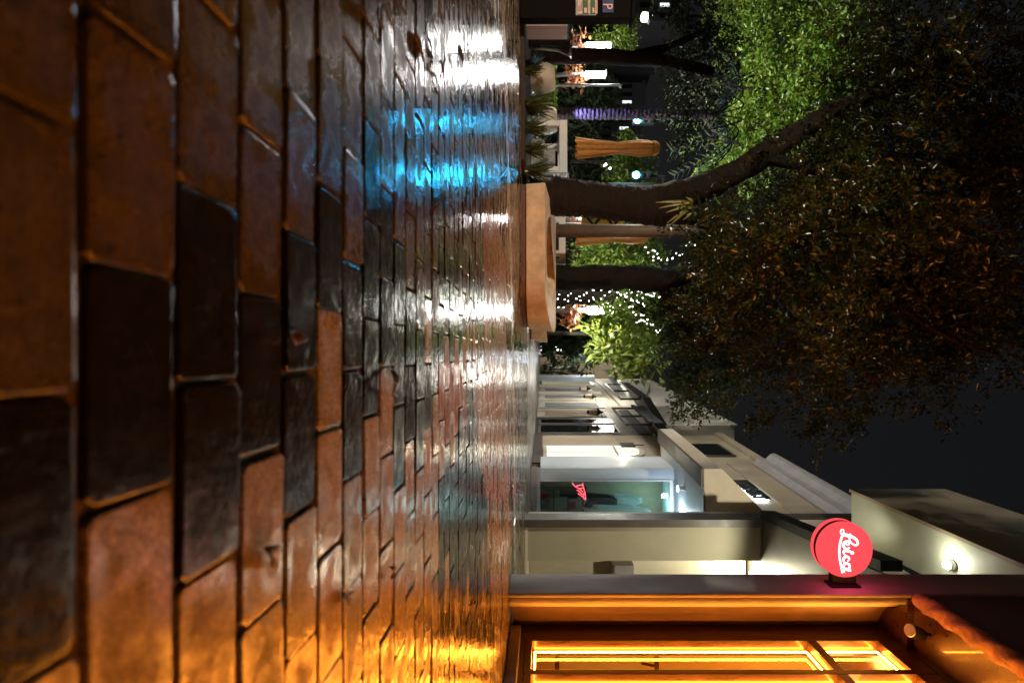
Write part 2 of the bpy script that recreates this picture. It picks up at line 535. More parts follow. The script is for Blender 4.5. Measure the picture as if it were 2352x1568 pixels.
def leaf_cloud(name, blobs, count, size, mat, parent, seed=1, droop=0.3, ratio=0.42, twig=14, shell=0.5, spread=None, clump=0, clump_r=0.4):
    """Many small folded leaves on twigs spread through ellipsoid blobs (x, y, z, rx, ry, rz)."""
    g = np.random.default_rng(seed)
    bl = np.array(blobs, dtype=float)
    vol = bl[:, 3] * bl[:, 4] * bl[:, 5]
    w = vol ** 0.75; w /= w.sum()
    nt = max(1, count // twig)
    idx = g.choice(len(bl), nt, p=w)
    if clump:
        nc = max(8, nt // clump)
        ci = g.choice(len(bl), nc, p=w)
        cd = g.normal(size=(nc, 3)); cd /= np.linalg.norm(cd, axis=1, keepdims=True)
        cc_ = bl[ci, :3] + cd * bl[ci, 3:6] * (g.random(nc) ** shell)[:, None]
        csz = clump_r * (0.5 + g.random(nc))
    d = g.normal(size=(nt, 3)); d /= np.linalg.norm(d, axis=1, keepdims=True)
    r = g.random(nt) ** shell
    tw = bl[idx, :3] + d * bl[idx, 3:6] * r[:, None]
    if clump:
        k = g.integers(0, nc, nt)
        cl = g.random(nt) < 0.8
        d2 = np.where(cl[:, None], cd[k] * .6 + d * .8, d); d = d2 / (np.linalg.norm(d2, axis=1, keepdims=True) + 1e-9)
        tw = np.where(cl[:, None], cc_[k] + g.normal(size=(nt, 3)) * np.array([1, 1, .75]) * (csz[k] * .55)[:, None], tw)
    tdir = d + g.normal(size=(nt, 3)) * 0.6; tdir[:, 2] -= droop
    tdir /= np.linalg.norm(tdir, axis=1, keepdims=True)
    sp = spread or size * 5
    t = np.repeat(np.arange(nt), twig)
    n = len(t)
    along = g.random(n)
    c = tw[t] + tdir[t] * (along * sp)[:, None] + g.normal(size=(n, 3)) * size * 0.35
    ld = tdir[t] * 0.6 + g.normal(size=(n, 3)) * 0.75; ld[:, 2] -= droop * 0.5
    ld /= np.linalg.norm(ld, axis=1, keepdims=True)
    up = g.normal(size=(n, 3)); up[:, 2] += 0.8
    sd = np.cross(ld, up); sd /= np.linalg.norm(sd, axis=1, keepdims=True) + 1e-9
    nm = np.cross(sd, ld)
    L = size * (0.6 + 0.8 * g.random(n))[:, None]
    W = L * ratio * 0.5
    p0 = c
    p1 = c + ld * L * 0.5 + sd * W + nm * W * 0.35
    p2 = c + ld * L - nm * L * 0.12
    p3 = c + ld * L * 0.5 - sd * W + nm * W * 0.35
    v = np.stack([p0, p1, p2, p3], 1).reshape(-1, 3)
    b = np.arange(n) * 4
    f = np.stack([b, b + 1, b + 2, b, b + 2, b + 3], 1).ravel()
    return np_mesh(name, v, f, 3, mat, parent)


def spline(pts, k=6):
    pts = [Vector(p) for p in pts]
    out = []
    for i in range(len(pts) - 1):
        p0 = pts[max(i - 1, 0)]; p1 = pts[i]; p2 = pts[i + 1]; p3 = pts[min(i + 2, len(pts) - 1)]
        for j in range(k):
            t = j / k
            out.append(0.5 * ((2 * p1) + (p2 - p0) * t + (2 * p0 - 5 * p1 + 4 * p2 - p3) * t * t + (3 * p1 - p0 - 3 * p2 + p3) * t ** 3))
    out.append(pts[-1])
    return out


def limb(mb, pts, radii, n=12, k=6, rough=0.08, seed=0):
    g = random.Random(seed)
    sp = spline(pts, k)
    m = len(pts)
    rr = []
    for i in range(len(sp)):
        t = i / k
        a = min(int(t), m - 2)
        f = t - a
        rr.append((radii[a] * (1 - f) + radii[a + 1] * f) * (1 + g.uniform(-rough, rough)))
    o = len(mb.v)
    mb.tube(sp, rr, n)
    for i in range(o, len(mb.v)):
        x, y, z = mb.v[i]
        e = rr[0] * (0.10 if n < 30 else 0.05)
        mb.v[i] = (x + g.uniform(-e, e), y + g.uniform(-e, e), z)
    return mb


def lamp_light(name, loc, power, col, radius=0.1, parent=None, typ='POINT', spot=None, blend=0.5, aim=None):
    ld = bpy.data.lights.new(name, typ)
    ld.energy = power
    ld.color = col
    if typ in ('POINT', 'SPOT'):
        ld.shadow_soft_size = radius
    if typ == 'SPOT':
        ld.spot_size = spot; ld.spot_blend = blend
    o = bpy.data.objects.new(name, ld)
    COL.objects.link(o)
    if parent is not None:
        o.parent = parent
        o.location = Vector(loc) - parent_loc(parent)
    else:
        o.location = loc
    if aim is not None:
        d = Vector(aim) - Vector(loc)
        o.rotation_euler = d.to_track_quat('-Z', 'Y').to_euler()
    return o
# ================================================================== GROUND
gm = MB().add([(-250, -40, -0.05), (250, -40, -0.05), (250, 420, -0.05), (-250, 420, -0.05)], [(0, 1, 2, 3)])
tag(gm.build('ground', 'asphalt', origin=(0, 0, -0.05)), 'dark wet ground beyond the plaza', kind='structure')


def paver_sheet_mat():
    m, nt, out = new_mat('paver_sheet')
    L = nt.links.new
    b = N(nt, 'ShaderNodeBsdfPrincipled')
    g = N(nt, 'ShaderNodeNewGeometry')
    bt = N(nt, 'ShaderNodeTexBrick')
    bt.inputs['Color1'].default_value = (0.16, 0.12, 0.09, 1)
    bt.inputs['Color2'].default_value = (0.06, 0.055, 0.05, 1)
    bt.inputs['Mortar'].default_value = (0.03, 0.025, 0.02, 1)
    bt.inputs['Scale'].default_value = 5.0
    bt.inputs['Mortar Size'].default_value = 0.02
    L(g.outputs['Position'], bt.inputs['Vector'])
    L(bt.outputs['Color'], b.inputs['Base Color'])
    n = N(nt, 'ShaderNodeTexNoise', i_Scale=1.2, i_Detail=6.0)
    L(g.outputs['Position'], n.inputs['Vector'])
    r = N(nt, 'ShaderNodeMapRange')
    r.inputs['From Min'].default_value = .35; r.inputs['From Max'].default_value = .65
    r.inputs['To Min'].default_value = 0.22; r.inputs['To Max'].default_value = 0.5
    L(n.outputs['Fac'], r.inputs[0]); L(r.outputs[0], b.inputs['Roughness'])
    n2 = N(nt, 'ShaderNodeTexNoise', i_Scale=16.0, i_Detail=5.0)
    L(g.outputs['Position'], n2.inputs['Vector'])
    bp = N(nt, 'ShaderNodeBump', i_Strength=0.6, i_Distance=0.012)
    L(n2.outputs['Fac'], bp.inputs['Height']); L(bp.outputs[0], b.inputs['Normal'])
    L(b.outputs[0], out.inputs[0])
    return m


M['paver_sheet'] = paver_sheet_mat()
pv = MB().add([(-5.5, -6, -0.0085), (6, -6, -0.0085), (6, 80, -0.0085), (-5.5, 80, -0.0085)], [(0, 1, 2, 3)])
pavement = tag(pv.build('pavement', 'mortar', origin=(0, 0, -0.0085)), 'brick pavement, wet from rain', kind='structure')
fp = MB().add([(-14, 11.4, -0.004), (7, 11.4, -0.004), (7, 120, -0.004), (-14, 120, -0.004)], [(0, 1, 2, 3)])
tag(fp.build('plaza_paving', 'paver_sheet', origin=(0, 11, -0.004)), 'wet paving running down the street', kind='structure')

Y0, PITCH, BL = 0.4116, 0.1067, 0.202
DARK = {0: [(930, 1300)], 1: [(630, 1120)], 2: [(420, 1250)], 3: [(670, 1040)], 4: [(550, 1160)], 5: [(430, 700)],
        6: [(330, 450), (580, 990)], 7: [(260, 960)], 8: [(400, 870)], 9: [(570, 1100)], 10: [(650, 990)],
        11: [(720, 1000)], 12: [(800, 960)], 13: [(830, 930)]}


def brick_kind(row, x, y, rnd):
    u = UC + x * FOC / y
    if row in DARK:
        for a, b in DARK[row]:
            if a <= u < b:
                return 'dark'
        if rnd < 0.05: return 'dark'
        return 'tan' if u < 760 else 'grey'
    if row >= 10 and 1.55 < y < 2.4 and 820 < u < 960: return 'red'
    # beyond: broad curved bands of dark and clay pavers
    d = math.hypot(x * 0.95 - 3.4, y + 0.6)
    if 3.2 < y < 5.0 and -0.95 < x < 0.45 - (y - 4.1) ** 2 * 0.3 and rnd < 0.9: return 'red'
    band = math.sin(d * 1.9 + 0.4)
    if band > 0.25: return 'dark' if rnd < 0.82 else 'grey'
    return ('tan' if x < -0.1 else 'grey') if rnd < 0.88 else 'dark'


def paver_shape(L, W, T, g, rad=0.0075):
    """A clay paver with worn, rounded arrises (about 40 triangles)."""
    hx, hy = L / 2, W / 2
    cc = [g.uniform(0.5, 1.25) * rad for _ in range(4)]
    j = lambda: g.uniform(-0.0012, 0.0012)
    plan = [(-hx + cc[0], -hy + j()), (hx - cc[1], -hy + j()), (hx + j(), -hy + cc[1]), (hx + j(), hy - cc[2]),
            (hx - cc[2], hy + j()), (-hx + cc[3], hy + j()), (-hx + j(), hy - cc[3]), (-hx + j(), -hy + cc[0])]
    ch = 0.0016

    def ring(s, z):
        return [(x * (1 - s / hx), y * (1 - s / hy), z) for x, y in plan]
    v = ring(0, -T) + ring(0, -ch) + ring(ch * 0.35, -ch * 0.3) + ring(ch * 1.4, 0)
    f = []
    for lv in range(3):
        for k in range(8):
            k2 = (k + 1) % 8
            f.append((lv * 8 + k, lv * 8 + k2, lv * 8 + 8 + k2, lv * 8 + 8 + k))
    f.append(tuple(range(24, 32)))
    return v, f


gb = random.Random(11)
VARS = 7
brick_meshes = {}
for kd in ('tan', 'grey', 'dark', 'red'):
    brick_meshes[kd] = []
    for i in range(VARS):
        mb = MB()
        mb.add(*paver_shape(BL - 0.0065, PITCH - 0.0095, 0.05, gb))
        me = mb.mesh('brick', 'brick_' + kd)
        brick_meshes[kd].append(me)

near_cells = []
far_cells = []
row = -2
while True:
    yc = Y0 + PITCH * (row - 0.5)
    if yc > 2.95: break
    off = 0.028 if row % 2 == 0 else 0.128
    xl, xr = -0.70 * (yc + .05) - 0.05, 0.645 * (yc + .05) + 0.05
    k0 = math.floor((xl - off) / BL); k1 = math.ceil((xr - off) / BL)
    for k in range(k0 - (2 if row < 8 else 1), k1 + (2 if row < 8 else 1)):
        xc = off + (k + 0.5) * BL
        inview = xl - BL * .4 < xc < xr + BL * .4 and yc > 0.33
        (near_cells if inview else far_cells).append((row, xc, yc))
    row += 1
near_cells.sort(key=lambda c: c[2])
far_cells += near_cells[300:]
near_cells = near_cells[:300]
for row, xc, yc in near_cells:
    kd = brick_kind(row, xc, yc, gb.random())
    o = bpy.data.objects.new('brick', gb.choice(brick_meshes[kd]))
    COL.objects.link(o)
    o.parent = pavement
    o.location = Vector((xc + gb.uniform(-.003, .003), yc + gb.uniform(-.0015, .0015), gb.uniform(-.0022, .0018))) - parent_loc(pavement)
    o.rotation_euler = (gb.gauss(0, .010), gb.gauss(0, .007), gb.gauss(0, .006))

# the rest of the pavers: real pieces, joined per clay
fields = {kd: MB() for kd in brick_meshes}


def lay(kd, xc, yc, L, W, g):
    v, f = paver_shape(L, W, 0.03, g, 0.005)
    a = g.gauss(0, .006); rx = g.gauss(0, .009); ry = g.gauss(0, .006); dz = g.uniform(-.002, .0015)
    ca, sa = math.cos(a), math.sin(a)
    fields[kd].add([(xc + x * ca - y * sa, yc + x * sa + y * ca, z + dz + x * ry + y * rx) for x, y, z in v], f)


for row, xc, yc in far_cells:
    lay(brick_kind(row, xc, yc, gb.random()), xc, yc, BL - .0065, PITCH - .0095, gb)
# from here on the courses are thinner (pavers laid on edge), up to the stone band and past it
def band_y(x):
    return 4.62 + 0.62 * (x + 2.8) - 0.055 * (x + 2.8) ** 2          # near edge of the stone band


y = Y0 + PITCH * (row - 1) + 0.0
rowi = 0
P2 = 0.098
while y < 11.3:
    pit = P2 if y < 6.5 else 0.12
    off = (rowi % 2) * 0.1 + gb.uniform(-.01, .01)
    xl, xr = max(-4.6, -0.72 * y - .2), min(5.2, 0.66 * y + .2)
    k = math.floor(xl / 0.2)
    while k * 0.2 < xr:
        xc = off + k * 0.2
        yc = y + pit / 2
        by = band_y(min(xc, 1.9))
        k += 1
        if by - .05 < yc < by + 0.42: continue
        if xc > 2.82 and yc < 5.8: continue
        if yc > by + .2:
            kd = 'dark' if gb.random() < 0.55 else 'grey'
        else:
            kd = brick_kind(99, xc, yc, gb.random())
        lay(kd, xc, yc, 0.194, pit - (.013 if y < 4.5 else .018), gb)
    y += pit
    rowi += 1
for kd, mb in fields.items():
    o = mb.build('brick_field', 'brick_' + kd + '_field', pavement)
    tag(o, kind='stuff')

# stone band: individual slabs
bx = -4.5
sl = 0
slab_cells = []
while bx < 2.75:
    L = gb.uniform(0.42, 0.6)
    x1 = min(bx + L, 2.8)
    e = 0.006
    mb = MB()
    za = gb.uniform(-.001, .002)
    mb.hexa([(bx + e, band_y(bx), -.04), (x1 - e, band_y(x1), -.04), (x1 - e, band_y(x1) + .36, -.04), (bx + e, band_y(bx) + .36, -.04),
             (bx + e, band_y(bx), za), (x1 - e, band_y(x1), za + gb.uniform(-.001, .001)), (x1 - e, band_y(x1) + .36, za), (bx + e, band_y(bx) + .36, za)])
    mb.build('kerb_slab', 'kerb_stone', pavement, bevel=0.004)
    bx = x1
# grit and twigs on the wet band and pavement
gg = MB()
for _ in range(900):
    x = gb.uniform(-4.5, 3.0)
    yy = gb.choice([band_y(x) + gb.uniform(-.2, .6), gb.uniform(1.6, 8)])
    if abs(x) > .75 * yy: continue
    s = gb.uniform(.002, .006) * (0.6 + yy * .12)
    a = gb.uniform(0, 6.28)
    gg.add([(x + s * math.cos(a + t), yy + s * math.sin(a + t) * gb.uniform(.6, 1.4), .0015) for t in (0, 1.6, 3.1, 4.7)] + [(x, yy, .0015 + s * .8)],
           [(0, 1, 4), (1, 2, 4), (2, 3, 4), (3, 0, 4), (3, 2, 1, 0)])
tag(gg.build('grit', 'dead_leaf', origin=(0, 4, 0)), 'specks of grit scattered over the wet pavers', 'grit', kind='stuff')

# fallen leaves that can be picked out: (u, v) on the ground, length in m
LV = [(125, 1068, .11, 1.2, 'large curled brown leaf lying where the white reflection is brightest'),
      (160, 1005, .055, .4, 'black fallen leaf on the white streak beside the long brown one'),
      (108, 972, .12, 1.5, 'long narrow brown leaf lying across the courses at the kiosk end'),
      (30, 857, .07, 1.1, 'dark wet leaf curled near the kiosk edge of the pavers'),
      (1280, 605, .05, .7, 'small black leaf on an orange lit paver'),
      (1375, 785, .045, 1.0, 'dark leaf stuck in a joint close to the shop window'),
      (1315, 890, .035, .3, 'tiny dark leaf on a grey paver before the shop window'),
      (1385, 1085, .05, 1.2, 'brown leaf close to the shop plinth'),
      (880, 893, .06, .2, 'shrivelled leaf on a dark paver in the middle of the pavement'),
      (1195, 1128, .05, .5, 'amber leaf on the pavers before the olive wall'),
      (770, 660, .05, 1.4, 'dark scrap of leaf on the broad dark paver'),
      (475, 990, .045, .8, 'thin dark leaf on a teal lit paver')]
for u, v, L, a, lab in LV:
    Y = CAM_H * FOC / (VC - v)
    p = P(u, v, Y)
    mb = MB()
    n = 5
    vs, fs = [], []
    for i in range(n):
        t = i / (n - 1)
        w = L * 0.28 * math.sin(math.pi * min(.97, t + .06)) + .0006
        zc = .004 + .010 * math.sin(t * 3 + a) ** 2
        ax = Vector((math.cos(a), math.sin(a), 0)); sd = Vector((-math.sin(a), math.cos(a), 0))
        c = ax * (L * (t - .5))
        for s in (-1, 0, 1):
            q = c + sd * (w * s)
            vs.append((q.x, q.y, zc + (0.006 if s else 0) * (1 + .5 * math.sin(5 * t + s))))
    for i in range(n - 1):
        for s in (0, 1):
            b_ = i * 3 + s
            fs.append((b_, b_ + 1, b_ + 4, b_ + 3))
    mb.add([(x + p.x, y_ + p.y, z) for x, y_, z in vs], fs)
    o = mb.build('fallen_leaf', 'dead_leaf', smooth=True)
    md = o.modifiers.new('thick', 'SOLIDIFY'); md.thickness = .0012
    tag(o, lab, 'leaf', 'fallen leaves on the wet bricks')
# ================================================================== RIGHT SIDE: CORNER SHOP
shop = thing('corner_shop', 'nearest shop building with amber lit window and grey pilaster', 'shop', (2.94, 5.0, 0))
WX = 2.94
# pier: street-facing side, near corner with a ledge and bead, splayed cove back to the window
mb = MB()
mb.extrude_z([(2.392, 5.77), (2.400, 5.325), (2.412, 5.305), (2.436, 5.30), (2.450, 5.335), (2.62, 5.50), (2.62, 5.77)], 0.0, 6.3)
mb.build('pilaster', 'plaster_grey', shop, bevel=.004)
mb = MB()
bead = [(2.482 + .033 * math.cos(a), 5.335 - .036 * math.sin(a)) for a in [math.pi * (i / 8 * 1.25 - .15) for i in range(9)]]
mb.extrude_z(bead[::-1] + [(2.53, 5.42)], 0.02, 4.02)
mb.build('bead_moulding', 'plaster_grey', shop)
mb = MB()
cove = []
for i in range(11):
    t = i / 10
    cove.append((2.520 + .415 * t - .035 * math.sin(math.pi * t), 5.375 + .375 * t + .05 * math.sin(math.pi * t)))
mb.extrude_z(cove + [(2.935, 5.95), (2.52, 5.95)], 0.02, 3.99)
mb.build('curved_jamb', 'plaster_jamb', shop)
MB().box(2.86, 3.0, -1.6, 5.60, 0.0, 0.115).build('stone_plinth', 'stone_plinth', shop, bevel=.012)
MB().box(2.93, 3.02, -1.6, 5.56, 0.118, 0.165).build('wood_sill', 'wood_dark', shop)
# window bays
BAYW = 0.57
bay0 = None


def make_bay():
    y1, y0 = 5.51, 5.51 - BAYW
    w = 0.035
    S = .07
    f = MB()
    f.box(WX, WX + .16, y1 - S, y1, .168, 4.0)            # far stile (wide only for the first bay, overlapped by its neighbour)
    f.box(WX + .004, WX + .158, y0, y1 - S, .168, .235)
    f.box(WX + .002, WX + .162, y0, y1 - S, 3.075, 3.165)
    f.box(WX + .004, WX + .158, y0, y1 - S, 3.80, 4.0)
    fr = f.build('window', 'wood_dark', shop, bevel=.004)
    for nm, za, zb in (('pane', .235, 3.075), ('upper_pane', 3.165, 3.80)):
        MB().box(WX + .136, WX + .142, y0 + .002, y1 - S, za, zb).build(nm, 'glass', fr)
        t = .0085
        ys, ye = y0 + .035, y1 - S - .035
        zs, ze = za + .03, zb - .03
        MB().tube([(WX + .10, ye, zs), (WX + .10, ye, ze)], t, 8).tube([(WX + .10, ys, ze), (WX + .10, ye, ze)], t, 8) \
            .tube([(WX + .10, ys, zs), (WX + .10, ye, zs)], t, 8).tube([(WX + .10, ys, zs), (WX + .10, ys, ze)], t, 8) \
            .build('light_tube', 'led_amber', fr)
    return fr


bay0 = make_bay()
for i in range(1, 11):
    c = copy_obj(bay0, shop)
    c.location.y -= BAYW * i
MB().box(WX, WX + .162, 5.512, 5.80, .0, 4.0).build('end_stile', 'wood_dark', shop, bevel=.006)
MB().box(WX + .01, WX + 1.5, 6.9, 6.96, .0, 4.0).build('inner_end_wall', 'shop_wall', shop)
for i in range(3):
    MB().box(WX + .45 + i * .36, WX + .46 + i * .36, 6.885, 6.899, .13, 3.9).build('wall_batten', 'wood_dark', shop)
MB().box(WX + .01, WX + .06, 5.802, 6.898, .0, 4.0).build('street_side_wall', 'plaster_grey', shop)
MB().box(WX + 1.5, WX + 1.56, -1.6, 6.96, .0, 4.0).build('inner_back_wall', 'shop_wall', shop)
MB().box(WX + .0, WX + 1.5, -1.6, 6.9, 4.003, 4.06).build('header', 'wood_dark', shop)
MB().box(WX + .165, WX + 1.5, -1.6, 6.9, .06, .12).build('display_floor', 'wood_dark', shop)
MB().box(2.455, WX + .4, -1.6, 5.285, 4.063, 4.10).build('eave_soffit', 'wood_dark', shop)
MB().extrude_z([(2.455, 5.29), (2.95, 5.29), (2.95, 5.78), (2.64, 5.78), (2.64, 5.49)], 4.0, 4.218).build('cornice_return', 'wood_dark', shop)
MB().box(2.425, 3.6, -1.6, 5.296, 4.22, 6.3).build('upper_wall', 'plaster_dark', shop)
# rope cornice: a twisted roll of terracotta tiles
mb = MB()
n = 150
pts, rad = [], []
vs, fs = [], []
for i in range(n):
    yy = 5.295 - i * 0.032
    for k in range(12):
        a = 2 * math.pi * k / 12
        rr = .082 * (1 + .16 * math.sin(3 * a + i * .75) + .05 * math.sin(i * 2.1 + k))
        if i == 0: rr = .07
        vs.append((2.452 + rr * math.cos(a), yy, 4.115 + rr * math.sin(a)))
for i in range(n - 1):
    for k in range(12):
        k2 = (k + 1) % 12
        fs.append((i * 12 + k, i * 12 + k2, i * 12 + 12 + k2, i * 12 + 12 + k))
fs.append(tuple(range(11, -1, -1))); fs.append(tuple(range((n - 1) * 12, n * 12)))
mb.add(vs, fs).build('rope_cornice', 'terracotta', shop, smooth=True)
# second-floor roof overhang with plaster fascia
MB().hexa([(2.34, 9.0, 5.60), (3.12, 9.0, 5.60), (3.0, 6.45, 5.60), (2.32, 3.2, 5.60),
           (2.34, 9.0, 5.66), (3.12, 9.0, 5.66), (3.0, 6.45, 5.66), (2.32, 3.2, 5.66)]).build('roof_soffit', 'soffit', shop)
MB().hexa([(2.29, 9.03, 5.58), (2.34, 9.03, 5.58), (2.318, 3.2, 5.58), (2.27, 3.2, 5.58),
           (2.29, 9.03, 7.22), (2.34, 9.03, 7.22), (2.318, 3.2, 7.22), (2.27, 3.2, 7.22)]).build('roof_fascia', 'plaster_tan', shop)
MB().box(2.345, 3.12, 8.98, 9.03, 5.663, 7.2).build('roof_end', 'plaster_tan', shop)
# wall of the upper storey behind the soffit
MB().box(3.13, 3.3, 5.72, 9.0, 4.52, 5.60).build('upper_side_wall', 'plaster_olive', shop)

for i in range(4):
    lamp_light('added_display_light', (WX + .55, 6.0 - i * 1.1, 3.7), 80, (1.0, .40, .07), .2, shop)  # unseen warm lamps added to brighten the window interior
# framed easel seen through the amber window
ez = thing('display_easel', 'wooden easel frame standing inside the amber lit shop window', 'easel', (3.4, 5.95, .12))
fz = MB()
for x_ in (3.34, 3.62):
    fz.box(x_, x_ + .03, 5.93, 5.96, .12, 1.60)
fz.box(3.32, 3.67, 5.928, 5.962, 1.60, 1.65)
fz.box(3.36, 3.63, 5.929, 5.961, .48, .53)
fz.tube([(3.50, 5.95, 1.6), (3.50, 6.5, .12)], .016, 6)
fz.build('frame', 'wood_dark', ez)
MB().box(3.375, 3.615, 5.94, 5.95, .535, 1.45).build('picture', 'plaster_tan', ez)

# spotlight tucked under the cornice
sp = thing('eave_spotlight', 'small black spotlight tucked under the terracotta cornice', 'spotlight', (2.62, 5.0, 3.9))
mb = MB().tube([(2.66, 5.03, 3.96), (2.60, 4.99, 3.82)], [.055, .066], 16)
mb.tube([(2.66, 5.05, 3.94), (2.68, 5.06, 4.07)], .015, 8)
mb.build('housing', 'black_metal', sp)
MB().tube([(2.5995, 4.9895, 3.818), (2.597, 4.988, 3.812)], [.06, .055], 16).build('lens', 'steel', sp)

# flood lamp on the soffit
fl = thing('flood_lamp', 'bright flood lamp glaring under the roof overhang above the red sign', 'lamp', (2.68, 6.75, 5.5))
MB().lathe([(.056, 0), (.066, .02), (.066, .05), (.04, .07)], (2.68, 6.75, 5.528), 16).build('housing', 'steel', fl)
MB().lathe([(.015, -.05), (.04, -.042), (.052, -.022), (.048, -.001)], (2.68, 6.75, 5.527), 16).build('bulb', 'flood_glow', fl)
lamp_light('flood_light', (2.62, 6.73, 5.42), 11, (1.0, 0.97, 0.74), .06, fl)
lamp_light('flood_beam', (2.60, 6.95, 5.36), 780, (1.0, 0.93, 0.72), .06, fl, 'SPOT', R(70), .6, (2.9, 13.0, 3.2))

# ------------------------------------------------------------------ red round sign
SC = Vector((2.015, 5.50, 3.475))
SR = 0.283
bs = thing('round_sign', 'glowing red round sign lettered in white script on the pilaster', 'sign', (2.38, 5.6, 3.47))
mb = MB().lathe([(SR, 0), (SR, .045), (SR * .985, .058), (SR * .93, .064)], (SC.x, SC.y + .01, SC.z), 64, 'y')
mb.build('front_face', 'sign_red_glow', bs)
MB().lathe([(SR * .985, -.05), (SR * .985, -.001)], (SC.x, SC.y + .01, SC.z), 64, 'y').build('band', 'black_metal', bs)
MB().lathe([(SR * .93, -.115), (SR, -.105), (SR, -.051)], (SC.x, SC.y + .01, SC.z), 64, 'y').build('back_face', 'sign_red_glow', bs)
MB().box(SC.x + SR * .93, 2.375, SC.y - .05 + .02, SC.y + .05, SC.z - .125, SC.z + .12).build('bracket', 'black_metal', bs)
# wall arm back to the pilaster face
MB().box(2.376, 2.398, SC.y - .07, SC.y + .09, SC.z - .155, SC.z + .15).build('mounting_plate', 'black_metal', bs, bevel=.006)
fy = SC.y + .01 - .0645


def stroke(mb, pts, w, y=fy, th=.004):
    """Script stroke: polyline (a to the right, b up, in disc radii), width w (one value or per point)."""
    p3 = spline([(SC.x + a * SR, 0, SC.z + b * SR) for a, b in pts], 6)
    m = len(p3)
    if not hasattr(w, '__len__'): w = [w] * len(pts)
    ws = []
    for i in range(m):
        t = min(i / 6, len(pts) - 1.001); k = int(t); f = t - k
        ws.append((w[k] * (1 - f) + w[k + 1] * f) * SR / 2)
    vs, fs = [], []
    for i, p in enumerate(p3):
        t = (p3[min(i + 1, m - 1)] - p3[max(i - 1, 0)]).normalized()
        s = Vector((-t.z, 0, t.x))
        for q, yy in ((p + s * ws[i], y), (p - s * ws[i], y), (p - s * ws[i] * .8, y - th), (p + s * ws[i] * .8, y - th)):
            vs.append((q.x, yy, q.z))
    for i in range(m - 1):
        for k in range(4):
            k2 = (k + 1) % 4
            fs.append((i * 4 + k, i * 4 + k2, i * 4 + 4 + k2, i * 4 + 4 + k))
    fs.append((0, 3, 2, 1)); fs.append(((m - 1) * 4, (m - 1) * 4 + 1, (m - 1) * 4 + 2, (m - 1) * 4 + 3))
    mb.add(vs, fs)
    for i, e in ((0, 0), (m - 1, 0)):
        mb.lathe([(ws[i], 0), (ws[i] * .8, th)], (p3[i].x, y, p3[i].z), 10, 'y')


def ab(L):
    return [((y - 707) / 545.0, (x - 890) / 545.0) for x, y in L]


lt = MB()
stroke(lt, ab([(972, 378), (958, 440), (962, 500), (1005, 565), (1068, 600), (1116, 585), (1116, 525), (1066, 468), (995, 430), (905, 405), (838, 392), (797, 385),
               (780, 340), (797, 292), (835, 295), (842, 345), (828, 395), (806, 440), (782, 520), (762, 640), (757, 760), (770, 900), (790, 1020), (812, 1150)]),
       [.045, .05, .055, .06, .07, .08, .085, .095, .11, .125, .115, .05, .045, .045, .045, .05, .08, .085, .085, .085, .085, .08, .065, .045])
stroke(lt, ab([(884, 545), (900, 592), (940, 590), (948, 550), (915, 520), (868, 535), (838, 588), (852, 645), (905, 672), (955, 650)]), [.05, .055, .06, .065, .075, .09, .095, .085, .065, .05])
stroke(lt, ab([(955, 720), (905, 712), (858, 712), (838, 738), (852, 775), (875, 792)]), [.10, .10, .095, .075, .05, .04])
lt.lathe([(.066 * SR, 0), (.055 * SR, .004)], (SC.x + (752 - 707) / 545 * SR, fy, SC.z + (1013 - 890) / 545 * SR), 14, 'y')
stroke(lt, ab([(925, 910), (950, 885), (945, 848), (905, 828), (862, 838), (838, 878), (845, 925), (868, 948)]), [.055, .065, .075, .085, .095, .095, .075, .05])
stroke(lt, ab([(958, 1050), (962, 1005), (925, 968), (872, 968), (840, 1005), (850, 1050), (900, 1065), (955, 1062)]), [.07, .08, .085, .09, .095, .08, .06, .06])
stroke(lt, ab([(968, 1100), (905, 1082), (858, 1088), (842, 1110), (856, 1140)]), [.10, .10, .085, .06, .045])
lt.build('lettering', 'sign_white_glow', bs)
lamp_light('sign_spill', (2.12, 5.33, 3.47), 5, (1.0, .05, .16), .12, bs)

# ------------------------------------------------------------------ olive wall with niche, black canopy edge
ow = thing('olive_building', 'olive rendered wall with bright cream niche behind the grey pilaster', 'building', (3.7, 10.0, 0))
YA = 10.0
x1, x2, x3 = XU(1207, YA), XU(1287, YA), 4.9
zt = ZV(1747, YA)
MB().box(x1, x2, YA, YA + .9, 0.045, zt).build('wall', 'plaster_olive', ow)
MB().box(x2 + .001, x3, YA + .75, YA + .9, 0.045, zt).build('niche_wall', 'plaster_cream', ow)
MB().box(x1 - .01, x3, YA - .03, YA + .74, 0, .045).build('threshold', 'plaster_cream', ow)
MB().box(XU(1193, 9.9), x1 - .002, YA - .1, YA + .3, 0, 6.45).build('pillar', 'dark_brown', ow)
# canopy: slanting dark soffit with a black front edge
mb = MB()
sof = [(XU(1172, 10.0) + .15, 10.0), (4.9, 10.75), (4.9, 5.9), (2.63, 5.9), (2.63, 6.2)]
mb.extrude_z(sof, zt + .003, zt + .06)
mb.build('soffit', 'dark_panel', ow)
mb = MB()
a0, a1 = (XU(1172, 10.0), 10.0), (2.50, 6.42)
dx = .05
mb.hexa([(a0[0], a0[1], zt - .01), (a0[0] + .15, a0[1], zt - .01), (a1[0] + .13, a1[1], zt - .01), (a1[0], a1[1], zt - .01),
         (a0[0], a0[1], zt + .26), (a0[0] + .15, a0[1], zt + .26), (a1[0] + .13, a1[1], zt + .26), (a1[0], a1[1], zt + .26)])
mb.build('canopy_edge', 'black_metal', ow)
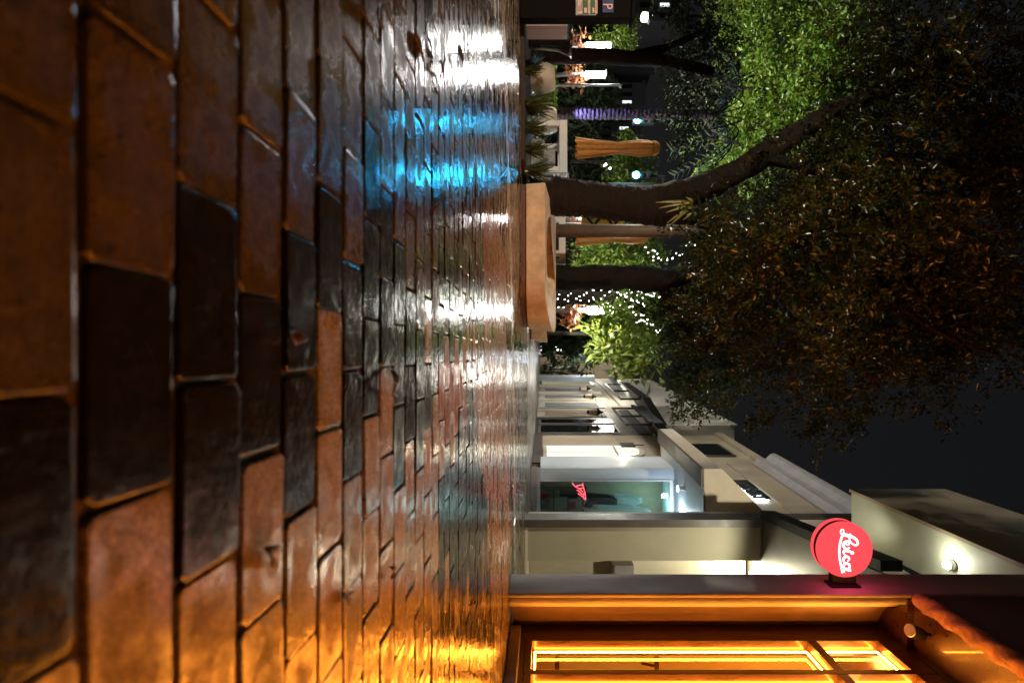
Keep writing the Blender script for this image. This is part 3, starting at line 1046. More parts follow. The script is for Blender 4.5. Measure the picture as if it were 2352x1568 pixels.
# wall box in the niche
mb = MB().box(XU(1296, 10.5), XU(1296, 10.5) + .30, 10.45, 10.74, ZV(1407, 10.5), ZV(1455, 10.5))
mb.box(XU(1299, 10.4), XU(1299, 10.4) + .2, 10.43, 10.449, ZV(1412, 10.4), ZV(1441, 10.4))
mb.build('wall_box', 'plaster_grey', ow)
nl = MB().lathe([(.03, 0), (.06, .02), (.06, .05)], (x2 + .42, 10.40, zt - .055), 16)
o = nl.build('niche_lamp', 'flood_glow', ow)
lamp_light('niche_light', (x2 + .40, 10.36, zt - .3), 95, (1.0, .95, .70), .08, ow)

cl = thing('canopy_lamp', 'soffit lamp under the dark canopy behind the grey pilaster', 'lamp', (3.75, 8.3, zt - .1))
MB().lathe([(.05, -.06), (.11, -.02), (.12, .0)], (3.75, 8.3, zt - .003), 16).build('housing', 'steel', cl)
MB().lathe([(.02, -.10), (.07, -.09), (.09, -.061)], (3.75, 8.3, zt - .003), 16).build('bulb', 'flood_glow', cl)
lamp_light('canopy_light', (3.75, 8.3, zt - .14), 260, (1.0, .95, .70), .08, cl, 'SPOT', R(125), .5, (3.3, 9.6, 1.6))

# ------------------------------------------------------------------ facades along the street
def FX(y, off=0.0):
    return 4.32 - 0.0578 * y - off


def fbox(mb, y0, y1, o0, o1, z0, z1):
    """Box on the facade line: y0..y1 along the street, o0 (street side) .. o1 (inwards, negative)."""
    return mb.hexa([(FX(y0, o0), y0, z0), (FX(y0, o1), y0, z0), (FX(y1, o1), y1, z0), (FX(y1, o0), y1, z0),
                    (FX(y0, o0), y0, z1), (FX(y0, o1), y0, z1), (FX(y1, o1), y1, z1), (FX(y1, o0), y1, z1)])


aw = thing('awning_shop', 'shop with teal lit glass front under a cream sloped awning', 'shop', (3.6, 14.0, 0))
fbox(MB(), 10.92, 16.35, 0, -1.6, 4.56, 6.78).build('upper_wall', 'plaster_tan', aw)
fbox(MB(), 10.92, 16.33, .055, .002, 6.0, 6.05).build('string_course', 'plaster_tan', aw)
fbox(MB(), 11.7, 16.33, .055, .002, 4.66, 4.70).build('lower_course', 'plaster_tan', aw)
# stepped cornice
mb = MB()
prof = [(0, 6.783), (.06, 6.783), (.10, 6.86), (.20, 6.93), (.20, 7.02), (.15, 7.06), (.18, 7.20), (.30, 7.32), (.34, 7.40), (.34, 7.50), (.22, 7.55), (-.3, 7.55), (-.3, 6.783)]
mb.prism(prof, lambda p: (FX(10.4, p[0]), 10.4, p[1]), lambda p: (FX(16.3, p[0]), 16.3, p[1]))
mb.build('cornice', 'plaster_grey', aw)
# awning
prof = [(1.04, 3.995), (1.04, 4.40), (.0, 5.42), (.003, 4.05), (.6, 4.0)]
mb = MB().prism(prof, lambda p: (FX(12.0, p[0]), 12.0, p[1]), lambda p: (FX(16.6, p[0]), 16.6, p[1]))
mb.build('awning', 'cloth_cream', aw)
fbox(MB(), 12.0, 16.6, 1.036, .62, 3.93, 3.99).build('awning_beam', 'dark_brown', aw)
MB().box(3.7, 4.95, 12.04, 14.66, 4.05, 4.12).hexa([(FX(12.02, .61), 12.02, 3.985), (4.95, 12.02, 3.985), (4.95, 16.2, 3.985), (FX(16.2, .61), 16.2, 3.985),
     (FX(12.02, .61), 12.02, 3.998), (4.95, 12.02, 3.998), (4.95, 16.2, 3.998), (FX(16.2, .61), 16.2, 3.998)]).build('soffit', 'plaster_blue', aw)
MB().box(4.72, 4.95, 12.0, 14.6, 0, 3.98).build('side_wall', 'plaster_blue', aw)
# blue white pier and glass front
YG = 14.7
bx0, bx1 = XU(1075, YG), XU(1101, YG)
MB().box(bx0, bx1, YG, YG + 1.7, .25, 3.98).build('pier', 'plaster_blue', aw)
mb = MB()
mb.prism([(-.03, 0), (.06, .0), (.06, .15), (.03, .2), (.0, .25), (-.03, .25)], lambda p: (bx0 - p[0], YG - p[0], p[1]), lambda p: (bx1 + 1.2, YG - p[0], p[1]))
mb.build('base_course', 'plaster_grey', aw)
gx0, gx1 = bx1, XU(1192, YG)
f = MB()
zb, zt2 = ZV(1226, YG), 3.95
f.box(gx0, gx0 + .05, YG - .02, YG + .08, zb, zt2).box(gx1 - .07, gx1, YG - .02, YG + .08, zb, zt2)
f.box(gx0 + .05, gx1 - .07, YG - .018, YG + .078, zb, zb + .11).box(gx0 + .05, gx1 - .07, YG - .018, YG + .078, zt2 - .10, zt2)
fr = f.build('shop_window', 'white_paint', aw, bevel=.006)
MB().box(gx0 + .05, gx1 - .07, YG + .03, YG + .037, zb + .11, zt2 - .1).build('pane', 'glass_teal', fr)
# interior
MB().box(gx0, 5.6, 16.75, 16.8, .1, 3.97).build('back_wall', 'shop_teal', aw)
MB().box(5.55, 5.6, YG + .1, 16.75, .1, 3.97).build('inner_side_wall', 'shop_teal', aw)
MB().box(gx0 + .01, 5.6, YG + .1, 16.75, .06, .1).build('shop_floor', 'dark_brown', aw)
fbox(MB(), 12.0, 16.6, -.02, -.05, 4.13, 4.5).build('back_board', 'plaster_grey', aw)
for i, (u_, v_) in enumerate(((1178, 1563), (1122, 1558))):
    Yd = 13.9 if i == 0 else 14.3
    d = MB().lathe([(.05, 0), (.09, .012), (.09, .03)], (XU(u_, Yd), Yd, 3.953), 18)
    dl = d.build('downlight', 'downlight_glow' if i == 0 else 'cool_glow', aw)
lamp_light('downlight_beam', (XU(1178, 13.9), 13.85, 3.9), 42, (.72, .88, 1.0), .07, aw)
lamp_light('shop_interior_light', (4.4, 15.4, 3.6), 24, (.66, 1.0, 1.0), .25, aw)

cm = thing('dome_camera', 'small white dome camera under the awning soffit', 'camera', (XU(1122, 14.0), 14.0, 3.93))
MB().lathe([(.01, -.13), (.05, -.11), (.07, -.05), (.07, -.01), (.045, 0)], (XU(1120, 13.6), 13.6, 3.982), 18).build('dome', 'white_paint', cm, smooth=True)

# things in the teal window
sh = thing('display_shelf', 'dark shelf unit stacked with goods low in the teal window', 'shelf', (4.35, 16.0, .1))
mb = MB()
for zz in (.2, .62, 1.05, 1.5):
    mb.box(4.02, 5.0, 15.7, 16.1, zz, zz + .04)
mb.box(4.0, 4.02, 15.7, 16.1, .1, 1.62).box(5.0, 5.02, 15.7, 16.1, .1, 1.62)
mb.build('frame', 'dark_brown', sh)
for i in range(6):
    xx = 4.08 + (i % 3) * .3; zz = .241 + (i // 3) * .85
    MB().box(xx, xx + .2, 15.72, 15.9, zz, zz + .2 + .05 * (i % 2)).build('box', 'red_plastic' if i in (0, 4) else 'cloth_dark', sh, bevel=.01)


def garment(name, lab, mat, cx, cy, z0, z1, w, seed):
    g = random.Random(seed)
    mb = MB()
    nu, nv = 15, 9
    vs, fs = [], []
    for j in range(nv):
        t = j / (nv - 1)
        ww = w * (0.62 + .38 * (1 - t) ** .7) if t < .85 else w * (.62 - (t - .85) * 2)
        for i in range(nu):
            s = i / (nu - 1) - .5
            vs.append((cx + s * ww, cy - .10 * math.cos(s * 3.0) - .035 * math.sin(s * 25 + seed + t * 2), z0 + (z1 - z0) * t + .05 * math.sin(s * 9 + seed) * (1 - t)))
    for j in range(nv - 1):
        for i in range(nu - 1):
            a = j * nu + i
            fs.append((a, a + 1, a + nu + 1, a + nu))
    o = mb.add(vs, fs).build(name, mat, smooth=True)
    md = o.modifiers.new('thick', 'SOLIDIFY'); md.thickness = .012
    return tag(o, lab, 'garment', 'garments in the teal window')


garment('hanging_garment', 'long white draped garment nearest the post in the teal window', 'cloth_white', 4.50, 15.05, 1.75, 3.40, .50, 1)
garment('hanging_garment', 'short pale garment hung behind the white draped one', 'cloth_white', 4.22, 15.35, 2.35, 3.2, .42, 2)
garment('hanging_garment', 'black coat hung between the pale garments and the neon', 'cloth_dark', 4.22, 15.20, 1.55, 2.45, .55, 3)
garment('hanging_garment', 'low white cloth folded over the bottom rail beside the post', 'cloth_white', 4.50, 14.98, 1.45, 1.98, .36, 4)

# neon script in the window (traced strokes)
ns = thing('neon_sign', 'red neon script glowing behind the teal shop glass', 'neon sign', (3.75, 14.8, 1.3))


def nx(pts):
    return [P((1900 + y / 7.84) / 1.7415, (2230 + x / 7.84) / 1.7415, 14.82) for x, y in pts]


mb = MB()
for s in ([(460, 235), (510, 300), (565, 360), (640, 395), (730, 450), (800, 540)], [(565, 360), (620, 325), (700, 308), (790, 312)], [(785, 240), (800, 320), (820, 400), (850, 500), (870, 600), (880, 700), (870, 760)],
          [(690, 420), (760, 400), (810, 405)], [(605, 465), (660, 480), (720, 540), (770, 590), (850, 580)], [(640, 565), (700, 610), (780, 650), (840, 620)], [(790, 660), (830, 720), (870, 760)]):
    mb.tube(spline(nx(s), 4), .011, 6)
mb.build('tube', 'neon_red', ns)
MB().box(3.72, 3.98, 14.86, 14.88, .8, 1.55).build('backing_rail', 'black_metal', ns)

# halo-lit letters on the upper wall: blocky dark shapes standing proud of their own glow
hs = thing('halo_sign', 'row of dark block letters with white halo on the tan wall', 'sign', (3.55, 13.5, 5.5))
y_a, y_b = 14.25, 12.75
glyphs = ['101111101', '111101101', '111101111', '110101110', '111101111', '101110101', '111010010']
gw = (y_a - y_b) / 7
for i, gl in enumerate(glyphs):
    mb = MB()
    yy = y_a - gw * i
    for r_ in range(3):
        for c_ in range(3):
            if gl[r_ * 3 + c_] == '1':
                ya = yy - gw * .84 * c_ / 3; yb = yy - gw * .84 * (c_ + 1) / 3
                fbox(mb, yb + .004, ya + .001, .13, .085, 5.46 + .13 * (2 - r_), 5.46 + .13 * (3 - r_) - .004)
    mb.build('letter', 'black_metal', hs)
    fbox(MB(), yy - gw * .80, yy - gw * .05, .075, .055, 5.50, 5.81).build('halo_light', 'halo_glow', hs)
# ================================================================== FACADES FARTHER DOWN THE STREET
ar = thing('arched_building', 'tan building with tall lit arched window under black awning frames', 'building', (3.3, 18.4, 0))
fbox(MB(), 16.36, 20.6, 0, -1.5, .0, 7.15).build('wall', 'plaster_tan', ar)
fbox(MB(), 16.36, 20.6, .05, .002, .0, .30).build('base_course', 'dark_brown', ar)
fbox(MB(), 16.36, 20.62, .10, .002, 7.0, 7.3).build('parapet', 'plaster_tan', ar)
fbox(MB(), 16.4, 16.6, .10, .003, .31, 4.0).build('corner_pilaster', 'plaster_white', ar)


def arch_pts(y0, y1, z0, z1, rise, n=10):
    pts = [(y0, z0), (y1, z0), (y1, z1)]
    for i in range(1, n):
        a = math.pi * i / n
        pts.append(((y0 + y1) / 2 + (y1 - y0) / 2 * math.cos(a), z1 + rise * math.sin(a)))
    pts.append((y0, z1))
    return pts


def fpoly(mb, pts, o0, o1):
    return mb.prism(pts, lambda p: (FX(p[0], o0), p[0], p[1]), lambda p: (FX(p[0], o1), p[0], p[1]))


f = fpoly(MB(), arch_pts(16.98, 18.62, .33, 3.12, .62), .06, .003).build('window', 'plaster_cream', ar)
fpoly(MB(), arch_pts(17.10, 18.50, .45, 3.05, .50), .075, .062).build('pane', 'window_lit', f)
mb = MB()
for yy in (17.55, 18.0):
    fbox(mb, yy - .02, yy + .02, .10, .078, .45, 3.5)
fbox(mb, 17.1, 18.5, .098, .079, 2.72, 2.80)
mb.build('glazing_bar', 'plaster_cream', f)
f = fbox(MB(), 17.2, 18.95, .05, .003, 5.35, 6.62).build('window', 'dark_brown', ar)
fbox(MB(), 17.3, 18.85, .06, .052, 5.45, 6.52).build('pane', 'glass_dark', f)
fbox(MB(), 17.0, 17.45, .42, .36, 2.85, 3.3).build('hanging_panel', 'black_metal', ar)
fbox(MB(), 17.2, 17.24, .40, .38, 3.305, 3.62).build('panel_rod', 'black_metal', ar)
wl = thing('wall_lamp', 'small wall lamp shining like a star beside the arched window', 'lamp', (FX(16.5, .2), 16.5, 2.95))
mb = MB(); fbox(mb, 16.46, 16.54, .16, .11, 2.95, 3.65); mb.build('tube_housing', 'white_paint', wl)
MB().lathe([(.02, 0), (.05, .03), (.05, .09), (.02, .12)], (FX(16.5, .22), 16.5, 2.85), 12).build('bulb', 'lamp_warm', wl)
lamp_light('wall_lamp_light', (FX(16.3, .45), 16.3, 2.8), 12, (1.0, .88, .62), .05, wl)

dk = thing('dark_shopfront', 'dark brown shopfront with glass door and hanging lantern', 'shop', (3.0, 23.5, 0))
fbox(MB(), 20.64, 26.4, 0, -1.5, 0, 4.1).build('wall', 'dark_brown', dk)
fbox(MB(), 20.64, 26.4, .05, .003, 4.1, 4.55).build('header', 'black_metal', dk)
for (a, b) in ((20.9, 22.5), (22.9, 23.9)):
    f = fbox(MB(), a, b, .04, .003, .12, 3.4).build('window', 'steel', dk)
    fbox(MB(), a + .09, b - .09, .05, .042, .22, 3.3).build('pane', 'glass_dark', f)
f = fbox(MB(), 24.6, 26.1, .04, .003, 0.02, 3.3).build('door', 'plaster_cream', dk)
for a in (24.75, 25.45):
    fbox(MB(), a, a + .55, .055, .042, .4, 3.1).build('panel', 'plaster_tan', f)

wh = thing('white_building', 'tall white plastered building with cream doors and dome awning', 'building', (2.3, 32, 0))
fbox(MB(), 26.44, 42, 0, -1.5, 0, 4.3).build('lower_wall', 'plaster_cream', wh)
mb = MB()
mb.hexa([(FX(22.6, .0), 22.6, 4.58), (FX(22.6, -3), 22.6, 4.58), (FX(42, -3), 42, 4.305), (FX(42, 0), 42, 4.305),
         (FX(22.6, 0), 22.6, 8.5), (FX(22.6, -3), 22.6, 8.5), (FX(42, -3), 42, 8.5), (FX(42, 0), 42, 8.5)])
mb.build('upper_wall', 'plaster_white', wh)
fbox(MB(), 22.5, 42.1, .06, .003, 8.3, 8.6).build('coping', 'plaster_white', wh)
for a in (27.2, 30.2, 33.5):
    f = fbox(MB(), a, a + 1.7, .05, .003, .05, 3.5).build('door', 'white_paint', wh)
    for k in (0, 1):
        fbox(MB(), a + .15 + k * .75, a + .75 + k * .75, .06, .052, .4, 3.2).build('panel', 'facade_grey', f)
for a in (29.6, 32.8, 36.4):
    fbox(MB(), a, a + .35, .14, .003, 0, 3.9).build('pilaster', 'plaster_white', wh)
f = fbox(MB(), 37.3, 39.8, .05, .003, .05, 3.9).build('shop_window', 'steel', wh)
fbox(MB(), 37.5, 39.6, .07, .052, .2, 3.7).build('pane', 'window_dim', f)
fbox(MB(), 40.1, 41.6, .35, .003, 0, 4.2).build('pale_pier', 'plaster_blue', wh)
mb = MB()
n = 10
vs, fs = [], []
for i in range(n + 1):
    a = math.pi / 2 * i / n
    for yy in (30.0, 36.8):
        vs.append((FX(yy, .1 + 1.1 * math.cos(a)), yy, 4.45 + .75 * math.sin(a)))
for i in range(n):
    fs.append((2 * i, 2 * i + 1, 2 * i + 3, 2 * i + 2))
fs.append(tuple(range(0, 2 * n + 2, 2))); fs.append(tuple(range(2 * n + 1, 0, -2)))
mb.add(vs, fs).build('dome_awning', 'cloth_white', wh)
lamp_light('door_light', (FX(29, 1.6), 29, 3.6), 320, (1.0, .92, .78), .6, wh)
lamp_light('pier_light', (FX(40, 2.0), 39.5, 3.0), 300, (.8, .9, 1.0), .6, wh)


def lantern(y, z, off, lab):
    t = thing('wall_lantern', lab, 'lantern', (FX(y, off), y, z), 'lanterns along the shopfronts')
    c = Vector((FX(y, off), y, z))
    MB().lathe([(.10, .0), (.16, .34), (.16, .36)], c, 6).build('glass_body', 'cloth_cream', t)
    MB().lathe([(.19, .37), (.06, .52), (.02, .66)], c, 6).lathe([(.05, -.10), (.11, -.002)], c, 6).build('cap', 'black_metal', t)
    MB().tube([c + Vector((0, 0, .55)), c + Vector((off * .9, 0, .62))], .015, 6).build('bracket', 'black_metal', t)
    return t


lantern(23.5, 2.35, .42, 'large black lantern on the dark shopfront')
lantern(28.9, 2.6, .38, 'nearer of the two small lanterns by the cream doors')
lantern(32.4, 2.6, .38, 'farther of the two small lanterns by the cream doors')


def metal_canopy(name, lab, y0, y1, o1, zw, zf, rods):
    t = thing(name, lab, 'canopy', (FX((y0 + y1) / 2, o1 / 2), (y0 + y1) / 2, zf), 'black metal canopy frames')
    mb = MB()
    mb.hexa([(FX(y0, o1), y0, zf), (FX(y0, .01), y0, zw), (FX(y1, .01), y1, zw), (FX(y1, o1), y1, zf),
             (FX(y0, o1), y0, zf + .34), (FX(y0, .01), y0, zw + .34), (FX(y1, .01), y1, zw + .34), (FX(y1, o1), y1, zf + .34)])
    mb.build('roof_plate', 'black_metal', t)
    fbox(MB(), y0, y1, o1 + .05, o1 - .02, zf - .16, zf - .003).build('front_bar', 'black_metal', t)
    for r_ in rods:
        MB().tube([(FX(r_, o1 - .08), r_, zf - .9), (FX(r_, o1 - .08), r_, zf - .02)], .04, 8).build('hanger_rod', 'black_metal', t)
    MB().tube([(FX(y0, o1 - .08), y0, zf - .9), (FX(y1, o1 - .08), y1, zf - .9)], .04, 8).build('lower_rail', 'black_metal', t)
    return t


metal_canopy('metal_canopy', 'nearer black metal canopy frame over the arched window', 17.6, 21.2, 1.05, 4.7, 4.0, (17.7, 19.3, 21.1))
metal_canopy('metal_canopy', 'farther black metal canopy frame over the dark shopfront', 22.6, 28.4, 1.2, 5.3, 4.55, (22.7, 25.4, 28.2))

en = thing('end_building', 'cream building closing the row beyond the white one', 'building', (2.0, 56, 0))
MB().box(XU(814, 50), 6, 50, 54, 0, ZV(1432, 50)).build('wall', 'plaster_cream', en)
MB().box(XU(812, 49.8), 6, 49.7, 49.98, ZV(1432, 50) + .003, ZV(1440, 50)).build('coping', 'plaster_grey', en)
MB().box(XU(822, 49.9), XU(834, 49.9), 49.85, 49.98, 3.6, 5.6).build('shutter', 'wood_dark', en)
f = MB().box(XU(836, 49.9), XU(848, 49.9), 49.85, 49.98, .3, 3.2).build('window', 'dark_brown', en)
MB().box(XU(838, 49.8), XU(846, 49.8), 49.82, 49.848, .6, 3.0).build('pane', 'window_dim', f)
lamp_light('end_wall_light', (-.3, 44, 4.2), 600, (1.0, .90, .70), .8, en)
t = thing('wall_shrub', 'dark shrub growing against the cream end wall', 'shrub', (1.6, 48.6, 0))
leaf_cloud('foliage', [(1.5, 48.5, 2.0, .8, .6, 1.3), (1.8, 48.6, 3.6, .6, .5, 1.2), (1.3, 48.6, .8, .5, .5, .7)], 1500, .22, 'leaf_dark', t, 91)
MB().tube([(1.6, 48.6, 0), (1.6, 48.6, 2)], .06, 8).build('stem', 'bark_dark', t)

# ------------------------------------------------------------------ end of the street
ca = thing('street_umbrella', 'open white umbrella far down the street under bright lamps', 'umbrella', (-.6, 60, 0))
c = Vector((XU(808, 60), 60, 0))
MB().lathe([(1.9, 2.3), (1.85, 2.5), (1.0, 3.1), (.05, 3.6)], c, 10).build('canopy', 'cloth_white', ca)
MB().tube([c, c + Vector((0, 0, 3.6))], .05, 8).build('pole', 'white_paint', ca)
for i, (u, v, Y, lab) in enumerate(((793, 1268, 62, 'lowest lamp globe at the far end of the street'), (800, 1279, 66, 'middle lamp globe at the far end of the street'),
                                    (796, 1292, 72, 'highest lamp globe at the far end of the street'))):
    t = thing('street_globe', lab, 'street lamp', (XU(u, Y), Y, 0), 'lamp globes at the end of the street')
    p = P(u, v, Y)
    MB().lathe([(.05, 0), (.22, .12), (.26, .28), (.18, .46), (.04, .52)], (p.x, p.y, p.z - .26), 14).build('globe', 'lamp_white', t)
    MB().tube([(p.x, p.y, 0), (p.x, p.y, p.z - .26)], .05, 8).build('post', 'black_metal', t)
    if i == 1: lamp_light('globe_light', (p.x, p.y - .6, p.z), 700, (1, .97, .9), .8, t)


def car(name, lab, x, y, mat, group, lights=True):
    t = thing(name, lab, 'car', (x, y, 0), group)
    prof = [(-.86, .28), (.86, .28), (.9, .55), (.86, .86), (.74, .93), (.60, 1.38), (.45, 1.46), (-.45, 1.46), (-.60, 1.38), (-.74, .93), (-.86, .86), (-.9, .55)]
    low = [(a, min(b, .93)) for a, b in prof]
    MB().prism(prof, lambda p: (x + p[0], y + .9, p[1]), lambda p: (x + p[0], y + 3.2, p[1])).prism(low, lambda p: (x + p[0] * .97, y, p[1] * .96), lambda p: (x + p[0], y + .898, p[1])) \
        .prism(low, lambda p: (x + p[0], y + 3.202, p[1]), lambda p: (x + p[0] * .96, y + 4.3, p[1] * .95)).build('body', mat, t, bevel=.05)
    MB().hexa([(x - .62, y + .85, .95), (x + .62, y + .85, .95), (x + .62, y + .89, .95), (x - .62, y + .89, .95), (x - .5, y + .86, 1.36), (x + .5, y + .86, 1.36), (x + .5, y + .89, 1.36), (x - .5, y + .89, 1.36)]).build('windscreen', 'glass_dark', t)
    for sx in (-1, 1):
        for yy in (.75, 3.45):
            MB().tube([(x + sx * .92, y + yy, .31), (x + sx * .72, y + yy, .31)], .31, 16).build('wheel', 'cloth_dark', t)
        if lights:
            MB().box(x + sx * .66 - .13, x + sx * .66 + .13, y - .02, y + .05, .60, .74).build('headlight', 'cool_glow', t)
    return t


car('parked_car', 'dark car facing us with its headlights on at the street end', XU(790, 52), 52, 'car_paint', 'cars at the end of the street')
car('parked_car', 'white car without lights behind the cream planters at the street end', XU(806, 57), 57, 'white_paint', 'cars at the end of the street', False)
# small far block to close the street
eb = thing('far_block', 'dark block of rooms beyond the lamps at the street end', 'building', (4, 150, 0))
MB().box(-22, 24, 150, 160, 0, 17).build('wall', 'facade_grey', eb)
for i in range(8):
    for j in range(3):
        MB().box(-9 + i * 3.4, -7.4 + i * 3.4, 149.9, 149.98, 3 + j * 4.4, 5.2 + j * 4.4).build('window', 'window_dim' if (i * 3 + j) % 7 == 2 else 'glass_dark', eb)
# ================================================================== LEFT SIDE
# planting bed with kerb
tag(MB().box(-9.5, -2.98, 8.25, 13.5, -.02, .05).build('planting_bed', 'soil', origin=(-6, 8.3, 0)), 'dark mulch of the planting bed', kind='structure')
tag(MB().box(-9.5, -2.96, 8.02, 8.245, -.02, .06).build('bed_kerb', 'soil', origin=(-6, 8.1, 0), bevel=.01), 'low kerb along the planting bed', kind='structure')

# ------------------------------------------------------------------ slanted concrete planter
pl = thing('concrete_planter', 'long pale concrete planter with slanted rim and rounded end', 'planter', (-1.6, 9.0, 0))
X0, X1_, YF, YB = -2.70, -.40, 8.30, 10.5
poly = [(X0, YF), (X0 + .03, YF - .03)]
for i in range(0, 29):
    a = -math.pi / 2 + math.pi * i / 28
    poly.append((-1.22 + .78 * math.cos(a) if True else 0, (YF + YB) / 2 - .015 + (YB - YF) / 2 * math.sin(a) + .0))
poly += [(X0 + .03, YB), (X0, YB - .03)]


def rim(y): return .375 + .098 * (y - YF)


def scale_poly(pp, s, cx=-1.55, cy=9.4):
    return [(cx + (x - cx) * (1 if x < -2.0 else s), cy + (y - cy) * s) for x, y in pp]


n = len(poly)
icx, icy = -1.72, 9.42
inner = [(icx + .72 * math.cos(t), icy + .86 * math.sin(t)) for t in [2 * math.pi * k / n - math.pi * .80 for k in range(n)]]
vs = [(x, y, .075) for x, y in scale_poly(poly, .975)] + [(x, y, rim(y) + (.10 * max(0, x + .9) if x > -.9 else 0)) for x, y in scale_poly(poly, 1.03)]
vs += [(x, y, rim(y) - .004) for x, y in inner] + [(x, y, .16) for x, y in inner]
fs = [tuple(range(n - 1, -1, -1))]
for i in range(n):
    j = (i + 1) % n
    fs += [(i, j, n + j, n + i), (n + i, n + j, 2 * n + j, 2 * n + i), (2 * n + i, 2 * n + j, 3 * n + j, 3 * n + i)]
fs.append(tuple(range(3 * n, 4 * n)))
MB().add(vs, fs).build('shell', 'concrete', pl, bevel=.012)
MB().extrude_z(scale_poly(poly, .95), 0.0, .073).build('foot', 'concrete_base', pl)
MB().add([(x, y, .22) for x, y in [(icx + (a - icx) * .98, icy + (b - icy) * .98) for a, b in inner]], [tuple(range(n))]).build('soil_fill', 'soil', pl)
p2 = thing('low_planter', 'small cream planter box behind the rounded end of the long planter', 'planter', (-.5, 13.8, 0))
mb = MB().hexa([(-.95, 13.6, .02), (-.40, 13.6, .02), (-.40, 14.6, .02), (-.95, 14.6, .02), (-1.0, 13.55, .40), (-.34, 13.55, .44), (-.34, 14.7, .44), (-1.0, 14.7, .40)])
mb.build('shell', 'concrete', p2, bevel=.015)
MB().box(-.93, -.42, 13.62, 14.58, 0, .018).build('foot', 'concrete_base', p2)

# ------------------------------------------------------------------ main tree in the planter
mt = thing('plaza_tree', 'big old tree leaning out of the slanted planter with overhanging crown', 'tree', (-2.3, 9.35, .15))
mb = MB()
YT = 9.4
tp = lambda u, v, dy=0: P(u, v, YT + dy)
limb(mb, [Vector((XU(452, YT), YT, .12)), tp(450, 1257), tp(456, 1330), tp(464, 1400), tp(472, 1470), tp(474, 1530)], [.40, .34, .315, .30, .315, .36], 40, 16, .035, 1)
tk = mb.build('trunk', 'bark', mt, smooth=True)
def branch(pts, rad, seed):
    mb = MB()
    limb(mb, [tp(*p) for p in pts], rad, 12, 6, .06, seed)
    return mb.build('limb', 'bark', mt, smooth=True)
branch([(468, 1500), (440, 1590, -.3), (390, 1700, -.7), (320, 1810, -1.0), (265, 1900, -1.2), (200, 2050, -1.4), (150, 2250, -1.6)], [.30, .25, .20, .17, .14, .10, .05], 2)
branch([(482, 1500), (500, 1610, -.4), (530, 1720, -.9), (545, 1850, -1.4), (520, 2010, -1.9), (505, 2200, -2.3)], [.22, .16, .12, .09, .06, .03], 3)
branch([(515, 1650, -.5), (590, 1740, -1.2), (680, 1850, -1.6), (790, 1950, -1.9), (900, 2020, -2.1)], [.10, .07, .05, .035, .02], 4)
branch([(360, 1750, -.8), (390, 1880, -1.4), (410, 2020, -1.9), (400, 2200, -2.3), (390, 2350, -2.6)], [.10, .08, .065, .05, .03], 5)
branch([(540, 1800, -1.2), (640, 1980, -1.8), (760, 2150, -2.3), (820, 2300, -2.6)], [.06, .045, .03, .02], 6)


def blob(u, v, r, Y, dr=1.0):
    p = P(u, v, Y)
    s = r * Y / FOC
    return (p.x, p.y, p.z, s, s * 1.1 * dr, s)


near = [blob(600, 1720, 120, 7.0), blob(470, 1930, 120, 6.6), blob(720, 1930, 110, 6.6), blob(560, 2120, 130, 6.2), blob(360, 2080, 110, 6.4), blob(590, 1760, 170, 8.6), blob(470, 1830, 140, 8.4), blob(660, 1950, 190, 8.2), blob(780, 1800, 130, 8.6), blob(830, 1890, 125, 8.2),
        blob(720, 1690, 95, 8.8), blob(420, 2050, 190, 8.0), blob(270, 2190, 210, 7.6), blob(550, 2250, 220, 7.5), blob(740, 2160, 165, 7.6),
        blob(860, 2090, 95, 7.6), blob(350, 1920, 100, 8.2), blob(120, 2060, 150, 7.9), blob(690, 2320, 140, 7.2), blob(560, 1640, 80, 9.0),
        blob(690, 1610, 70, 9.2), blob(60, 2230, 170, 7.6), blob(410, 2330, 150, 7.2), blob(930, 1870, 55, 8.2), blob(915, 1790, 45, 8.4), blob(500, 1620, 50, 8.9), blob(200, 2350, 140, 7.2), blob(640, 2080, 150, 7.8), blob(480, 1950, 120, 8.2), blob(720, 2270, 130, 7.4), blob(880, 1980, 90, 8.0), blob(820, 2200, 100, 7.4)]
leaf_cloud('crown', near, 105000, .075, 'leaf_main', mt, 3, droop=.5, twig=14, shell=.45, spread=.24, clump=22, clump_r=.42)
strands = []
g = random.Random(5)
mb = MB()
for (u, v, u2, v2) in [(900, 1700, 955, 1560), (930, 1790, 985, 1720), (945, 1880, 1005, 1850), (850, 1640, 900, 1575), (880, 2010, 985, 1960), (640, 1640, 690, 1560), (760, 1640, 800, 1590)]:
    a, b = tp(u, v, -.9), tp(u2, v2, -.9)
    m = (a + b) / 2 + Vector((0.05, 0, .12))
    sp_ = spline([a, m, b], 8)
    mb.tube(sp_, [.008 * (1 - i / len(sp_) * .7) for i in range(len(sp_))], 5)
    strands += [(q.x, q.y, q.z, .09, .09, .07) for q in sp_[4:]]
mb.build('twigs', 'bark', mt)['kind'] = 'stuff'
leaf_cloud('hanging_sprays', strands, 2600, .075, 'leaf_main', mt, 4, droop=.8, twig=8, shell=.5, spread=.14)

